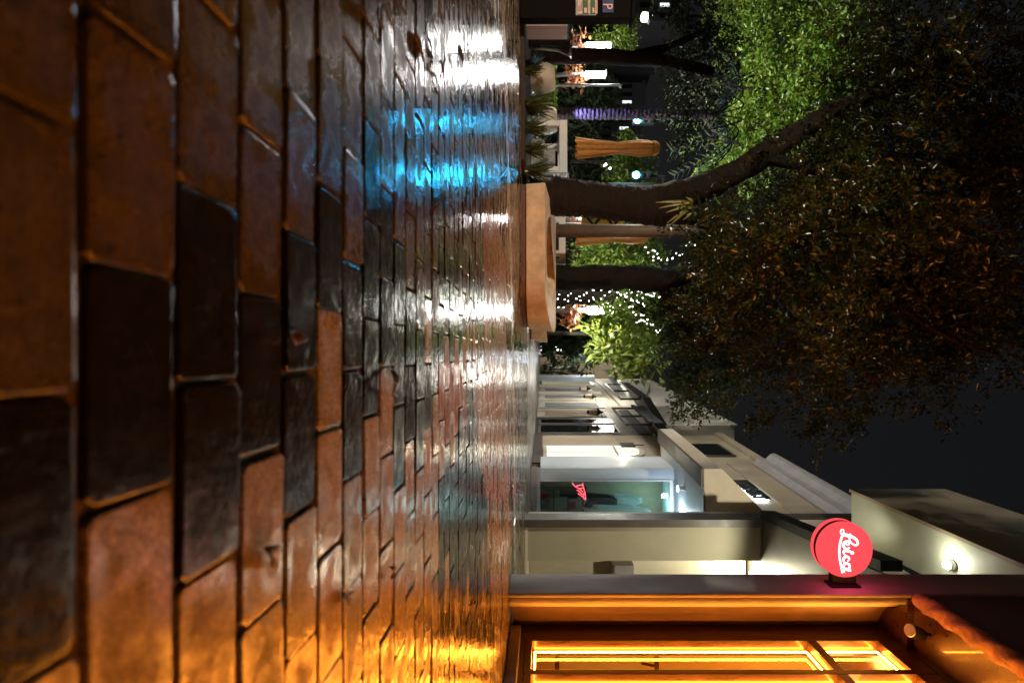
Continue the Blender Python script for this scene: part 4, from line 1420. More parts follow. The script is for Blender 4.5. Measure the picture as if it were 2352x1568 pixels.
# epiphyte on the trunk
ep = thing('epiphyte', 'clump of yellow green strap leaves hanging from the tree fork', 'plant', tuple(P(472, 1595, 8.75)))
g = random.Random(4)
root = P(470, 1590, 8.85)
for (u, v) in ((465, 1506), (478, 1514), (488, 1530), (512, 1532), (516, 1540), (462, 1535), (500, 1545), (452, 1575), (505, 1570), (470, 1560)):
    tip = P(u, v, 8.75)
    mid = (root + tip) / 2 + Vector((g.uniform(-.03, .03), -.06, .04))
    sp_ = spline([root, mid, tip], 6)
    vs, fs = [], []
    m = len(sp_)
    sd = Vector((tip - root)).cross(Vector((0, 1, .3))).normalized()
    for i, q in enumerate(sp_):
        t = i / (m - 1)
        w = .021 * math.sin(math.pi * (.12 + .85 * t)) + .002
        vs += [q - sd * w, q + Vector((0, .008, 0)), q + sd * w]
    for i in range(m - 1):
        for s in (0, 1):
            fs.append((i * 3 + s, i * 3 + s + 1, i * 3 + s + 4, i * 3 + s + 3))
    MB().add(vs, fs).build('leaf', 'strap_leaf', ep, smooth=True)

# ------------------------------------------------------------------ street pole behind the planter
po = thing('street_pole', 'smooth brown street pole rising behind the leaning tree', 'pole', (XU(530, 11.6), 11.6, 0))
MB().tube([(XU(530, 11.6), 11.6, 0), (XU(531, 11.6), 11.6, ZV(1760, 11.6))], [.145, .135], 24).build('shaft', 'pole_brown', po, smooth=True)
for v in (1538, 1573):
    z = ZV(v, 11.6)
    MB().lathe([(.143, -.018), (.147, -.014), (.147, .014), (.143, .018)], (XU(530.6, 11.6), 11.6, z), 24).build('band', 'steel', po)
# yellow arrow board on a post behind
ab_ = thing('arrow_sign', 'yellow and black arrow board half hidden behind the pole', 'sign', (XU(509, 19), 19, 0))
MB().box(XU(498, 19), XU(520, 19), 19, 19.03, ZV(1335, 19), ZV(1432, 19)).build('board', 'sign_yellow', ab_)
for v in (1350, 1395):
    a = P(500, v, 18.99); b = P(518, v + 14, 18.99); c = P(500, v + 28, 18.99)
    MB().tube([a, b, c], .06, 4).build('chevron', 'black_metal', ab_)
MB().tube([(XU(509, 19), 19.06, 0), (XU(509, 19), 19.06, ZV(1425, 19))], .04, 8).build('post', 'steel', ab_)

# ------------------------------------------------------------------ second tree
st = thing('dark_tree', 'dark tree in silhouette right of the brown street pole', 'tree', (XU(638, 12.2), 12.2, 0))
mb = MB()
q = lambda u, v, dy=0: P(u, v, 12.2 + dy)
limb(mb, [Vector((XU(640, 12.2), 12.2, 0)), q(640, 1275), q(636, 1380), q(640, 1470), q(650, 1560), q(690, 1680, -.4), (q(740, 1790, -.8))], [.32, .285, .27, .30, .28, .2, .1], 16, 6, .04, 8)
mb.build('trunk', 'bark_dark', st, smooth=True)
mb = MB(); limb(mb, [q(645, 1500), q(625, 1590, .2), q(600, 1680, .3), q(560, 1760, .3)], [.24, .2, .15, .08], 12, 6, .05, 9)
mb.build('limb', 'bark_dark', st, smooth=True)
mb = MB(); limb(mb, [q(655, 1520), q(720, 1560, .2), q(800, 1600, .3), q(880, 1620, .3)], [.18, .13, .09, .04], 12, 6, .05, 9)
mb.build('limb', 'bark_dark', st, smooth=True)
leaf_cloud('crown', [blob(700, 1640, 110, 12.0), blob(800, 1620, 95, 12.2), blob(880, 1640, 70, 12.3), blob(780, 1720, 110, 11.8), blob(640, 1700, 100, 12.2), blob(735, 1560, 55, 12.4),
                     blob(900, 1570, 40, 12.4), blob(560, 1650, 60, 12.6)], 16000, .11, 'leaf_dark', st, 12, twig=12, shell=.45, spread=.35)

# ------------------------------------------------------------------ lamp posts with bright tubes and autumn garlands
def lamp_post(u, Y, v0, v1, lab, power, seed, leaves=True):
    x = XU(u, Y)
    z0, z1 = ZV(v0, Y), ZV(v1, Y)
    t = thing('lamp_post', lab, 'lamp post', (x, Y, 0), 'plaza lamp posts with white tubes')
    MB().tube([(x, Y, 0), (x, Y, z0)], .11, 14).build('post', 'steel', t, smooth=True)
    MB().lathe([(.13, 0), (.16, .05), (.16, z1 - z0 - .05), (.12, z1 - z0)], (x, Y, z0), 18).build('light_tube', 'lamp_white', t)
    MB().lathe([(.24, 0), (.24, .05), (.05, .12)], (x, Y, z1 + .003), 18).build('cap', 'black_metal', t)
    MB().tube([(x - .55, Y, z0 - .5), (x + .55, Y, z0 - .5)], .03, 6).build('garland_arm', 'steel', t)
    leaf_cloud('garland', [(x - .42, Y - .1, z0 - .55, .22, .2, .38), (x + .42, Y - .1, z0 - .6, .22, .2, .42), (x, Y + .35, z0 - .35, .3, .15, .2)], 140, .26, 'autumn_leaf', t, seed, twig=5, ratio=.6, spread=.35)['kind'] = 'stuff'
    lamp_light('tube_light', (x, Y - .45, z1 - .1), power, (1.0, .97, .92), .30, t)
    return t


lamp_post(106, 27, 1347, 1402, 'lamp post nearest the parking kiosk, garland at its left', 260, 21)
lamp_post(172, 27, 1345, 1390, 'lamp post between the dark tree trunk and the thin grey mast', 260, 22)
lamp_post(712, 21, 1350, 1410, 'lamp post right of the trunk wound with string lights', 420, 23)
lamp_post(502, 25, 1342, 1384, 'lamp post glimpsed between the leaning tree and brown pole', 200, 24)
mast = thing('thin_mast', 'thin grey mast beside the second lamp post', 'mast', (XU(196, 26), 26, 0))
MB().tube([(XU(196, 26), 26, 0), (XU(196, 26), 26, ZV(1424, 26))], .06, 10).build('shaft', 'steel', mast)
MB().box(XU(196, 26) - .04, XU(203, 26), 25.95, 26.05, ZV(1424, 26), ZV(1428, 26)).build('head', 'white_paint', mast)

SLY = 16.0
# tall street light with the star glare, over the kiosk
sl_ = thing('street_light', 'tall street light with a warm glare above the parking kiosk', 'street light', (XU(-14, SLY), SLY, 0))
zt3 = ZV(1497, SLY)
MB().tube([(XU(-14, SLY), SLY, 0), (XU(-14, SLY), SLY, zt3), (XU(10, SLY), SLY, zt3 + .06), (XU(36, SLY), SLY, zt3)], [.08, .06, .04, .04], 10).build('pole', 'steel', sl_)
MB().lathe([(.04, -.06), (.16, 0), (.18, .06), (.12, .12)], (XU(40, SLY), SLY, zt3 - .14), 14).build('head', 'steel', sl_)
MB().lathe([(.05, -.12), (.12, -.08), (.14, -.002)], (XU(40, SLY), SLY, zt3 - .20), 14).build('bulb', 'lamp_warm', sl_)
lamp_light('street_light_beam', (XU(44, SLY), SLY - .1, zt3 - .35), 2250, (1.0, .90, .70), .12, sl_, 'SPOT', R(88), .5, (3.0, 13.6, 4.2))
# street light standing behind the camera; it gives the soft front light on the pilaster and the planter
s2 = thing('street_light', 'street light standing across the plaza behind the viewpoint', 'street light', (-10.0, -2.5, 0))
MB().tube([(-10.0, -2.5, 0), (-10.0, -2.5, 6.2), (-9.6, -2.4, 6.45), (-9.0, -2.1, 6.4)], [.09, .07, .05, .05], 10).build('pole', 'steel', s2)
MB().lathe([(.05, -.12), (.14, -.08), (.16, -.002)], (-9.0, -2, 6.30), 14).build('bulb', 'lamp_warm', s2)
MB().lathe([(.18, 0), (.2, .08), (.1, .16)], (-9.0, -2, 6.303), 14).build('head', 'steel', s2)
lamp_light('street_light_beam', (-9.0, -1.9, 6.0), 4600, (1.0, .86, .66), .15, s2, 'SPOT', R(50), .6, (-2.0, 10, -.5))

# ------------------------------------------------------------------ parking kiosk
ki = thing('parking_kiosk', 'black parking pay kiosk with blue P and labelled panel', 'kiosk', (-5.25, 7.9, 0))
KY = 7.75
xr = XU(42, KY)
mb = MB()
mb.prism([(0, 0.0), (.16, 0.0), (.16, 1.54), (.13, 1.64), (0, ZV(1452, KY))], lambda p: (xr - .56, KY + p[0], p[1]), lambda p: (xr, KY + p[0], p[1]))
mb.build('body', 'kiosk_black', ki, bevel=.012)
MB().hexa([(xr - .60, KY - .03, ZV(1454, KY)), (xr + .03, KY - .03, ZV(1449, KY)), (xr + .03, KY + .19, ZV(1449, KY)), (xr - .60, KY + .19, ZV(1454, KY)),
           (xr - .60, KY - .03, ZV(1464, KY)), (xr + .03, KY - .03, ZV(1456, KY)), (xr + .03, KY + .19, ZV(1456, KY)), (xr - .60, KY + .19, ZV(1464, KY))]).build('lid', 'kiosk_black', ki, bevel=.006)
ky = KY - .004


def kpan(name, u0, u1, v0, v1, mat, dy=0.0):
    return MB().box(XU(u0, KY), XU(u1, KY), ky - dy - .003, ky - dy, ZV(v0, KY), ZV(v1, KY)).build(name, mat, ki)


kpan('panel_frame', 0.5, 36, 1322.5, 1369, 'steel')
kpan('panel_back', 2, 34.5, 1325, 1368, 'sign_green', .004)
kpan('number_plate', 2, 34, 1326, 1337.5, 'sign_paper', .008)
kpan('label_strip', 3, 33, 1350, 1355.5, 'sign_paper', .008)
kpan('label_strip', 3, 33, 1366.5, 1372, 'sign_paper', .008)
kpan('label_square', 20, 31, 1341.5, 1348, 'sign_paper', .008)
kpan('label_square', 20, 31, 1360.5, 1365, 'sign_paper', .008)
kpan('sign_field', -6, 30, 1384, 1409, 'sign_blue', .002)


def text(s, name, x, y, z, size, mat, parent, ext=.001, sx=1.0):
    cu = bpy.data.curves.new(name, 'FONT')
    cu.body = s; cu.size = size; cu.extrude = ext; cu.align_x = 'LEFT'
    cu.materials.append(M[mat])
    o = bpy.data.objects.new(name, cu)
    COL.objects.link(o)
    bpy.context.view_layer.update()
    me = bpy.data.meshes.new_from_object(o.evaluated_get(bpy.context.evaluated_depsgraph_get()))
    bpy.data.objects.remove(o)
    o = bpy.data.objects.new(name, me)
    COL.objects.link(o)
    o.rotation_euler = (math.pi / 2, 0, 0)
    o.parent = parent
    o.location = Vector((x, y, z)) - parent_loc(parent)
    o.scale = (sx, 1, 1)
    return o


text('P', 'letter', XU(9, KY), ky - .008, ZV(1385, KY), .205, 'sign_pink', ki, sx=.85)
text('1723', 'number', XU(14.5, KY), ky - .014, ZV(1328.0, KY), .046, 'sign_ink', ki, sx=1.0)
for v in (1335, 1352.2, 1368.5):
    kpan('print_line', 8, 27, v, v + 1.0, 'sign_ink', .012)

# grey cabinet behind the kiosk and a big black bowl planter
cb = thing('utility_cabinet', 'plain grey cabinet between the kiosk and the black bowl', 'cabinet', (XU(50, 9.2), 9.4, 0))
MB().box(XU(30, 9.2), XU(60, 9.2), 9.2, 9.6, .0, ZV(1304, 9.2)).build('body', 'plaster_grey', cb, bevel=.01)
MB().box(XU(29.5, 9.2), XU(60.5, 9.2), 9.18, 9.62, ZV(1304, 9.2) + .003, ZV(1307, 9.2)).build('lid', 'black_metal', cb)
MB().box(XU(42, 9.2), XU(43, 9.2), 9.19, 9.198, .1, ZV(1300, 9.2)).build('door_gap', 'black_metal', cb)
bw = thing('bowl_planter', 'glossy black bowl planter with curling rim beside the grey cabinet', 'planter', (XU(78, 10.2), 10.3, 0))
c = (XU(78, 10.2), 10.35, .02)
MB().lathe([(.16, 0), (.19, .06), (.20, .30), (.23, .62), (.30, .80), (.36, .88), (.34, .885), (.26, .80), (.2, .6)], c, 30, cap=False).build('bowl', 'car_paint', bw, smooth=True)
MB().lathe([(.02, .60), (.195, .60)], c, 24).build('soil_fill', 'soil', bw)

# dark tree trunk between the two left lamps
lt_ = thing('silhouette_tree', 'black tree trunk silhouetted between the two left lamp posts', 'tree', (XU(130, 12.5), 12.5, 0))
mb = MB(); limb(mb, [P(130, 1205, 12.5), P(130, 1260, 12.5), P(128, 1340, 12.5), P(132, 1420, 12.5), P(140, 1520, 12.5), P(165, 1640, 12.3)], [.21, .17, .165, .17, .15, .09], 14, 6, .04, 31)
mb.build('trunk', 'bark_dark', lt_, smooth=True)
mb = MB(); limb(mb, [P(133, 1440, 12.5), P(110, 1530, 12.6), P(70, 1620, 12.6)], [.13, .10, .05], 10, 6, .04, 32)
mb.build('limb', 'bark_dark', lt_, smooth=True)
leaf_cloud('crown', [blob(150, 1640, 80, 12.4), blob(230, 1580, 55, 12.8), blob(70, 1610, 60, 12.6), blob(310, 1590, 55, 13), blob(10, 1580, 60, 12.6), blob(150, 1560, 45, 12.5)], 5200, .10, 'leaf_dark', lt_, 33, twig=12, spread=.3)

# the green lit tree over the lamps
gt = thing('green_tree', 'broad tree with bright green leaves lit from below at the left', 'tree', (XU(136, 24), 24, 0))
GY = 24.0
gq = lambda u, v, dy=0: P(u, v, GY + dy)
mb = MB(); limb(mb, [Vector((XU(136, GY), GY, 0)), gq(136, 1330), gq(138, 1450), gq(150, 1560, -.3), gq(200, 1680, -.6), gq(210, 1800, -1), gq(180, 1950, -1.2)], [.26, .2, .19, .18, .15, .1, .05], 12, 6, .05, 41)
mb.build('trunk', 'bark_dark', gt, smooth=True)
mb = MB(); limb(mb, [gq(150, 1560), gq(230, 1600, -.2), gq(300, 1640, -.4), gq(350, 1740, -.6)], [.14, .12, .09, .04], 10, 6, .05, 42)
mb.build('limb', 'bark', gt, smooth=True)
mb = MB(); limb(mb, [gq(145, 1540), gq(120, 1620, -.2), gq(90, 1720, -.4), gq(60, 1830, -.6)], [.14, .12, .09, .04], 10, 6, .05, 43)
mb.build('limb', 'bark', gt, smooth=True)
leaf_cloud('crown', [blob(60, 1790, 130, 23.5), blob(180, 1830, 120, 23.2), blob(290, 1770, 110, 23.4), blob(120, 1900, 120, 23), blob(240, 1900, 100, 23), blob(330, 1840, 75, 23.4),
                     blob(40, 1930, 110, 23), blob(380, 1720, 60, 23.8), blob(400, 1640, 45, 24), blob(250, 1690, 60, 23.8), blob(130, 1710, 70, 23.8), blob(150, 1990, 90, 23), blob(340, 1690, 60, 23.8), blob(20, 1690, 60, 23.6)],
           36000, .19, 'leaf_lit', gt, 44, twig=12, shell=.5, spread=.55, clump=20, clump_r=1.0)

for i, (u, lab) in enumerate(((60, 'added uplight under the green tree nearest the kiosk'), (165, 'added uplight under the middle of the green tree'), (285, 'added uplight under the right side of the green tree'), (778, 'added uplight under the lobed tree by the bright lamp'), (572, 'added uplight in the garden between pole and dark trunk'))):
    up = thing('added_uplight', lab, 'uplight', (XU(u, 21), 21, 0), 'added uplights in the planting')  # made-up fixture, added low behind the planting to brighten the crown above
    x = XU(u, 21)
    MB().lathe([(.10, 0), (.12, .05), (.12, .2), (.10, .22)], (x, 21, .0), 14).build('housing', 'black_metal', up)
    MB().lathe([(.02, .222), (.09, .224)], (x, 21, .0), 14).build('lens', 'cool_glow', up)
    lamp_light('added_uplight_beam', (x, 21, .30), 5200 if u < 300 else (1500 if u > 700 else 520), (.95, 1.0, .85), .08, up, 'SPOT', R(70), .6, (x * .92, 22.6, 8.5) if u < 300 else (x, 22.6, 4.4))

# ------------------------------------------------------------------ white pots, hedge, frame, umbrellas
def pot(u0, u1, vt, Y, lab):
    x = (XU(u0, Y) + XU(u1, Y)) / 2
    r = (XU(u1, Y) - XU(u0, Y)) / 2
    h = ZV(vt, Y)
    t = thing('pale_pot', lab, 'pot', (x, Y, 0), 'pale bowl pots in the planting bed')
    mb = MB()
    prof = [(r * .72, .0), (r * .95, h * .25), (r, h * .45), (r * .93, h * .75), (r * .74, h), (r * .66, h), (r * .7, h * .8)]
    mb.lathe(prof, (x, Y, .04), 32, cap=False)
    mb.v = [(a, b, c_ + (.14 * (x - a) * -1 * max(0, c_ - .2) if c_ > .2 else 0)) for a, b, c_ in mb.v]
    mb.build('shell', 'pot', t, smooth=True)
    MB().lathe([(.01, h * .82), (r * .69, h * .82)], (x, Y, .04), 24).build('soil_fill', 'soil', t)
    return t


pot(146, 213, 1270, 12.2, 'large pale pot behind the strap leaved plants on the left')
pot(244, 308, 1275, 13.0, 'pale pot whose right half stands behind the white frame')

HY = 28.2
hd = thing('clipped_hedge', 'bright yellow green clipped hedge behind the pale pots', 'hedge', (XU(190, HY), HY + .5, 0))
hx0, hx1 = XU(70, HY), XU(322, HY)
MB().box(hx0 + .05, hx1 - .05, HY + .1, HY + .8, .05, ZV(1272, HY)).build('core', 'leaf_dark', hd)
bl = []
for i in range(22):
    x = hx0 + (hx1 - hx0) * i / 21
    bl += [(x, HY + .1, .55, .3, .15, .42), (x, HY + .3, ZV(1272, HY) - .03, .3, .3, .12)]
leaf_cloud('foliage', bl, 9000, .10, 'leaf_hedge', hd, 51, twig=8, spread=.1, ratio=.6)
MB().box(hx0, hx1, HY - .3, HY - .1, 0, .25).build('bed_edge', 'plaster_grey', hd)

fr_ = thing('pergola_table', 'white square tube frame of a low pergola table by the planter', 'table', (XU(335, 10.6), 10.6, 0))
FYY = 10.6
fx0, fx1 = XU(275, FYY), XU(396, FYY)
fz1 = ZV(1303, FYY)
w = .125
MB().box(fx0, fx1, FYY, FYY + w, fz1 - .16, fz1).build('top_rail', 'white_paint', fr_, bevel=.008)
MB().box(fx0, fx1, FYY + 1.2, FYY + 1.2 + w, fz1 - .16, fz1).build('top_rail', 'white_paint', fr_, bevel=.008)
for xa in (fx0, fx1 - w):
    MB().box(xa, xa + w, FYY + w + .002, FYY + 1.198, fz1 - .158, fz1 - .002).build('side_rail', 'white_paint', fr_, bevel=.008)
    for ya in (FYY + .004, FYY + 1.196):
        MB().box(xa + .002, xa + w - .002, ya, ya + w - .006, .0, fz1 - .162).build('leg', 'white_paint', fr_, bevel=.008)
# second frame seen on both sides of the pole
f2 = thing('pergola_table', 'second white frame half hidden behind the brown street pole', 'table', (XU(550, 12.6), 12.6, 0))
gx0_, gx1_ = XU(498, 12.6), XU(606, 12.6)
gz = ZV(1299, 12.6)
MB().box(gx0_, gx1_, 12.6, 12.72, gz - .16, gz).build('top_rail', 'white_paint', f2, bevel=.008)
for xa in (gx0_, XU(575, 12.6), gx1_ - w):
    MB().box(xa, xa + w, 12.604, 12.70, 0, gz - .162).build('leg', 'white_paint', f2, bevel=.008)
bn = thing('curved_bench', 'grey moulded bench seat under the white frame', 'bench', (XU(345, 12), 12, 0))
mb = MB()
prof = [(0, .05), (.55, .05), (.62, .40), (.55, .62), (.50, .62), (.54, .42), (.1, .36), (0, .30)]
mb.prism(prof, lambda p: (XU(318, 12), 12 + p[0], p[1]), lambda p: (XU(382, 12), 12 + p[0], p[1]))
mb.build('seat', 'plaster_grey', bn, bevel=.03)


def umbrella(u, Y, v0, v1, lab, seed):
    x = XU(u, Y); z0, z1 = ZV(v0, Y), ZV(v1, Y); H = z1 - z0
    t = thing('folded_umbrella', lab, 'umbrella', (x, Y, 0), 'folded orange umbrellas')
    MB().tube([(x, Y, 0), (x, Y, z1 + .03)], .028, 10).build('pole', 'black_metal', t)
    g = random.Random(seed)
    ks = FOC / Y
    prof = [(.0, 20.5), (.02, 20), (.15, 17.5), (.32, 15), (.46, 12), (.52, 11.5), (.60, 13.5), (.75, 16), (.86, 15.5), (.92, 13), (.995, 9.5), (1.0, 2)]
    nn = 72
    vs, fs = [], []
    for i, (h, r) in enumerate(prof):
        for k in range(nn):
            a = 2 * math.pi * k / nn
            fold = 1 + (.34 if h < .48 else .22) * (abs(math.sin(4.5 * a + seed + .6 * h)) - .5) + .07 * math.sin(13 * a + h * 9)
            if h > .93: fold = 1 + .05 * math.sin(8 * a)
            rr = r / ks * fold
            zz = z0 + H * h + (0.035 * math.sin(8 * a + seed) if h == 0 else 0)
            vs.append((x + rr * math.cos(a), Y + rr * math.sin(a), zz))
    for i in range(len(prof) - 1):
        for k in range(nn):
            k2 = (k + 1) % nn
            fs.append((i * nn + k, i * nn + k2, (i + 1) * nn + k2, (i + 1) * nn + k))
    fs.append(tuple(range((len(prof) - 1) * nn, len(prof) * nn)))
    MB().add(vs, fs).build('canopy', 'umbrella', t, smooth=True)
    r = 15.5 / ks
    MB().lathe([(r * 1.02, 0), (r * 1.12, .012), (r * .98, .10), (r * .70, H * .085)], (x, Y, z0 + H * .915), 16).build('cap', 'umbrella', t)
    MB().lathe([(11.9 / ks, -.02), (12.2 / ks, 0), (11.9 / ks, .02)], (x, Y, z0 + H * .52), 16).build('tie_strap', 'umbrella', t)
    return t


umbrella(341, 13.6, 1324, 1514, 'whole folded orange umbrella rising above the white frame', 1)
umbrella(543, 15.2, 1324, 1488, 'folded orange umbrella mostly hidden by the brown pole', 2)

# ------------------------------------------------------------------ strap leaved plants in the bed
def liriope(x, y, h, r, seed, lab):
    g = random.Random(seed)
    t = thing('strap_plant', lab, 'plant', (x, y, .04), 'strap leaved plants in the bed')
    mb = MB()
    for _ in range(90):
        a = g.uniform(0, 2 * math.pi)
        L = g.uniform(.5, 1.1)
        hh = h * L * g.uniform(.6, 1.1)
        rad = r * L * g.uniform(.5, 1.2)
        w = g.uniform(.006, .012)
        c0 = Vector((x + g.uniform(-.05, .05), y + g.uniform(-.05, .05), .04))
        dirv = Vector((math.cos(a), math.sin(a), 0)); sd = Vector((-math.sin(a), math.cos(a), 0))
        m = 5
        vs, fs = [], []
        for i in range(m + 1):
            s = i / m
            z = hh * math.sin(min(s * 1.9, 2.6) * .85)
            q = c0 + dirv * (rad * s) + Vector((0, 0, z))
            ww = w * (1 - s) ** .6 + .0006
            vs += [q - sd * ww, q + sd * ww]
        for i in range(m):
            fs.append((2 * i, 2 * i + 1, 2 * i + 3, 2 * i + 2))
        mb.add(vs, fs)
    mb.build('blades', 'blade', t)
    return t


LIR = [(-4.62, 8.55, 'first strap leaved clump right of the black bowl planter'), (-4.20, 8.75, 'strap leaved clump in front of the large pale pot'), (-4.02, 8.42, 'low clump at the kerb below the large pale pot'),
       (-3.82, 8.85, 'tall clump between the two pale pots'), (-3.62, 8.45, 'clump at the kerb between the pots'), (-3.42, 8.80, 'clump before the left leg of the white frame'),
       (-3.28, 8.42, 'brownish clump at the kerb left of the frame'), (-3.12, 8.95, 'tall clump in the middle of the white frame'), (-2.98, 8.55, 'clump touching the left end of the concrete planter'),
       (-5.0, 9.1, 'shadowed clump behind the black bowl planter'), (-3.25, 9.6, 'clump standing back under the white frame'), (-4.4, 9.5, 'clump at the foot of the large pale pot')]
for i, (x, y, lab) in enumerate(LIR):
    liriope(x, y, .33 + .08 * (i % 3), .30, 60 + i, lab)

# ------------------------------------------------------------------ palm trunk lit purple
pm = thing('palm_tree', 'palm trunk washed in violet light left of the white frame', 'palm tree', (XU(260, 18), 18, 0))
mb = MB()
zz0, zz1 = .0, ZV(1640, 18)
k = 46
pts, rad = [], []
for i in range(k * 2):
    s = i / (k * 2 - 1)
    pts.append((XU(260, 18) + .05 * math.sin(s * 2), 18, zz0 + (zz1 - zz0) * s))
    rad.append((.155 if i % 2 else .19) * (1.05 - .15 * s))
o0 = len(mb.v)
mb.tube(pts, rad, 16)
g = random.Random(8)
mb.v = [(a + g.uniform(-.02, .02), b + g.uniform(-.02, .02), c_ + g.uniform(-.02, .02)) for a, b, c_ in mb.v]
mb.build('trunk', 'bark_palm', pm)
for i in range(13):
    a = 2 * math.pi * i / 13
    base = Vector((pts[-1][0], 18, zz1))
    sp_ = spline([base, base + Vector((math.cos(a) * .8, math.sin(a) * .8, .7)), base + Vector((math.cos(a) * 1.8, math.sin(a) * 1.8, .1 * math.sin(i))), base + Vector((math.cos(a) * 2.4, math.sin(a) * 2.4, -.8))], 5)
    mb = MB(); mb.tube(sp_, .02, 5)
    for j, q_ in enumerate(sp_[2:]):
        sd = Vector((-math.sin(a), math.cos(a), 0))
        for s in (-1, 1):
            mb.add([q_, q_ + sd * (s * .45) + Vector((math.cos(a) * .2, math.sin(a) * .2, -.25)), q_ + Vector((math.cos(a) * .1, math.sin(a) * .1, -.04))], [(0, 1, 2)])
    mb.build('frond', 'leaf_dark', pm)
ul = thing('violet_uplight', 'small violet uplight shining up the palm trunk', 'uplight', (XU(262, 17.2), 17.2, 0))
MB().lathe([(.06, 0), (.07, .16), (.05, .18)], (XU(258, 17.35), 17.35, .7), 12).tube([(XU(258, 17.35), 17.35, 0), (XU(258, 17.35), 17.35, .7)], .02, 6).build('housing', 'black_metal', ul)
lamp_light('violet_light', (XU(258, 17.35), 17.38, .95), 420, (.40, .34, 1.0), .04, ul, 'SPOT', R(60), .8, (XU(260, 18), 18.0, 2.6))

# ------------------------------------------------------------------ traffic signals
def signal(u, v, Y, lab, pole_u):
    p = P(u, v, Y)
    t = thing('traffic_signal', lab, 'traffic signal', tuple(p), 'traffic signals showing blue green')
    mb = MB().box(p.x - .16, p.x + .16, p.y, p.y + .22, p.z - .19, p.z + .75)
    mb.build('housing', 'black_metal', t, bevel=.03)
    MB().lathe([(.145, 0), (.13, .03), (.08, .05)], (p.x, p.y - .002, p.z), 20, 'y').build('green_lens', 'signal_glow', t)
    for k in (1, 2):
        MB().lathe([(.12, 0), (.11, .02), (.06, .04)], (p.x, p.y - .002, p.z + .29 * k), 18, 'y').build('dark_lens', 'glass_dark', t)
    px = XU(pole_u, Y)
    MB().tube([(px, Y + .35, 0), (px, Y + .35, p.z + 1.2), (p.x, Y + .35, p.z + 1.3)], [.10, .08, .05], 8).build('mast_arm', 'steel', t)
    MB().box(p.x - .03, p.x + .03, p.y + .10, p.y + .36, p.z + .755, p.z + 1.3).build('hanger', 'black_metal', t)
    lamp_light('signal_spill', (p.x, p.y - .35, p.z), 10, (.02, .65, 1.0), .15, t)


signal(276, 1464, 23, 'left traffic signal shining blue green beyond the palm', 255)
signal(402, 1461, 23, 'right traffic signal shining blue green over the feathery leaves', 418)

# ------------------------------------------------------------------ string-light tree and lit foliage
lg = thing('wound_tree', 'slender tree whose trunk is wound with white string lights', 'tree', (XU(682, 17), 17, 0))
q7 = lambda u, v, dy=0: P(u, v, 17 + dy)
mb = MB(); limb(mb, [Vector((XU(682, 17), 17, 0)), q7(682, 1275), q7(684, 1370), q7(690, 1450), q7(700, 1530)], [.26, .24, .22, .2, .14], 12, 6, .04, 71)
mb.build('trunk', 'bark_dark', lg, smooth=True)
mb = MB(); limb(mb, [q7(688, 1430), q7(730, 1500), q7(780, 1560)], [.15, .1, .05], 10, 6, .04, 72)
mb.build('limb', 'bark_dark', lg, smooth=True)
leaf_cloud('crown', [blob(720, 1450, 55, 17), blob(770, 1500, 50, 17), blob(680, 1530, 50, 17.2), blob(740, 1400, 32, 17)], 2600, .20, 'leaf_lit', lg, 73, twig=8, spread=.4)
sg = thing('string_lights', 'white string lights wound on the slender trunk and its boughs', 'string lights', (XU(682, 17), 16.7, .7))
g = random.Random(17)
bm = MB().lathe([(.005, 0), (.011, .007), (.014, .016), (.010, .026), (.004, .032)], (0, 0, 0), 8).mesh('bulb', 'string_bulb')


def bulb(p):
    o = bpy.data.objects.new('bulb', bm)
    COL.objects.link(o); o.parent = sg
    o.location = Vector(p) - parent_loc(sg)


wpts = []
for i in range(72):
    s = i / 71
    a = i * 1.05
    z = .75 + s * 3.1 + g.uniform(-.1, .1)
    a += g.uniform(-.5, .5)
    c_ = P(682 + 8 * s, 1275 + 200 * s, 17)
    r = .31 - .05 * s
    p = Vector((c_.x + r * math.cos(a) * 1.15, 17 - abs(math.sin(a)) * r, z + g.uniform(-.05, .05)))
    wpts.append(p); bulb(p)
MB().tube(wpts, .006, 4).build('wire', 'black_metal', sg)
for (u0, v0, u1, v1, k) in ((660, 1400, 700, 1470, 12), (668, 1470, 695, 1545, 12), (700, 1440, 735, 1480, 10), (735, 1465, 765, 1525, 12), (590, 1515, 570, 1480, 8), (600, 1505, 577, 1600, 14), (560, 1570, 568, 1620, 8), (690, 1600, 760, 1560, 9), (760, 1560, 770, 1565, 5)):
    w2 = []
    for i in range(k):
        s = i / (k - 1)
        p = P(u0 + (u1 - u0) * s + g.uniform(-6, 6), v0 + (v1 - v0) * s + g.uniform(-6, 6), 15.6 + g.uniform(-.3, .3))
        bulb(p); w2.append(p)
    MB().tube(w2, .006, 4).build('wire', 'black_metal', sg)
lamp_light('string_glow', (XU(690, 16.4), 16.3, 2.4), 40, (.95, 1.0, .8), .5, sg)


def broadleaf(name, lab, blobs, cnt, size, mat, seed, stem, Y):
    t = thing(name, lab, 'tree', (stem[0].x, stem[0].y, 0))
    mb = MB(); limb(mb, stem, [.09] * (len(stem) - 1) + [.03], 8, 5, .05, seed)
    mb.build('trunk', 'bark_dark', t, smooth=True)
    leaf_cloud('crown', blobs, cnt, size, mat, t, seed, twig=9, spread=size * 2.0, ratio=.36)
    return t


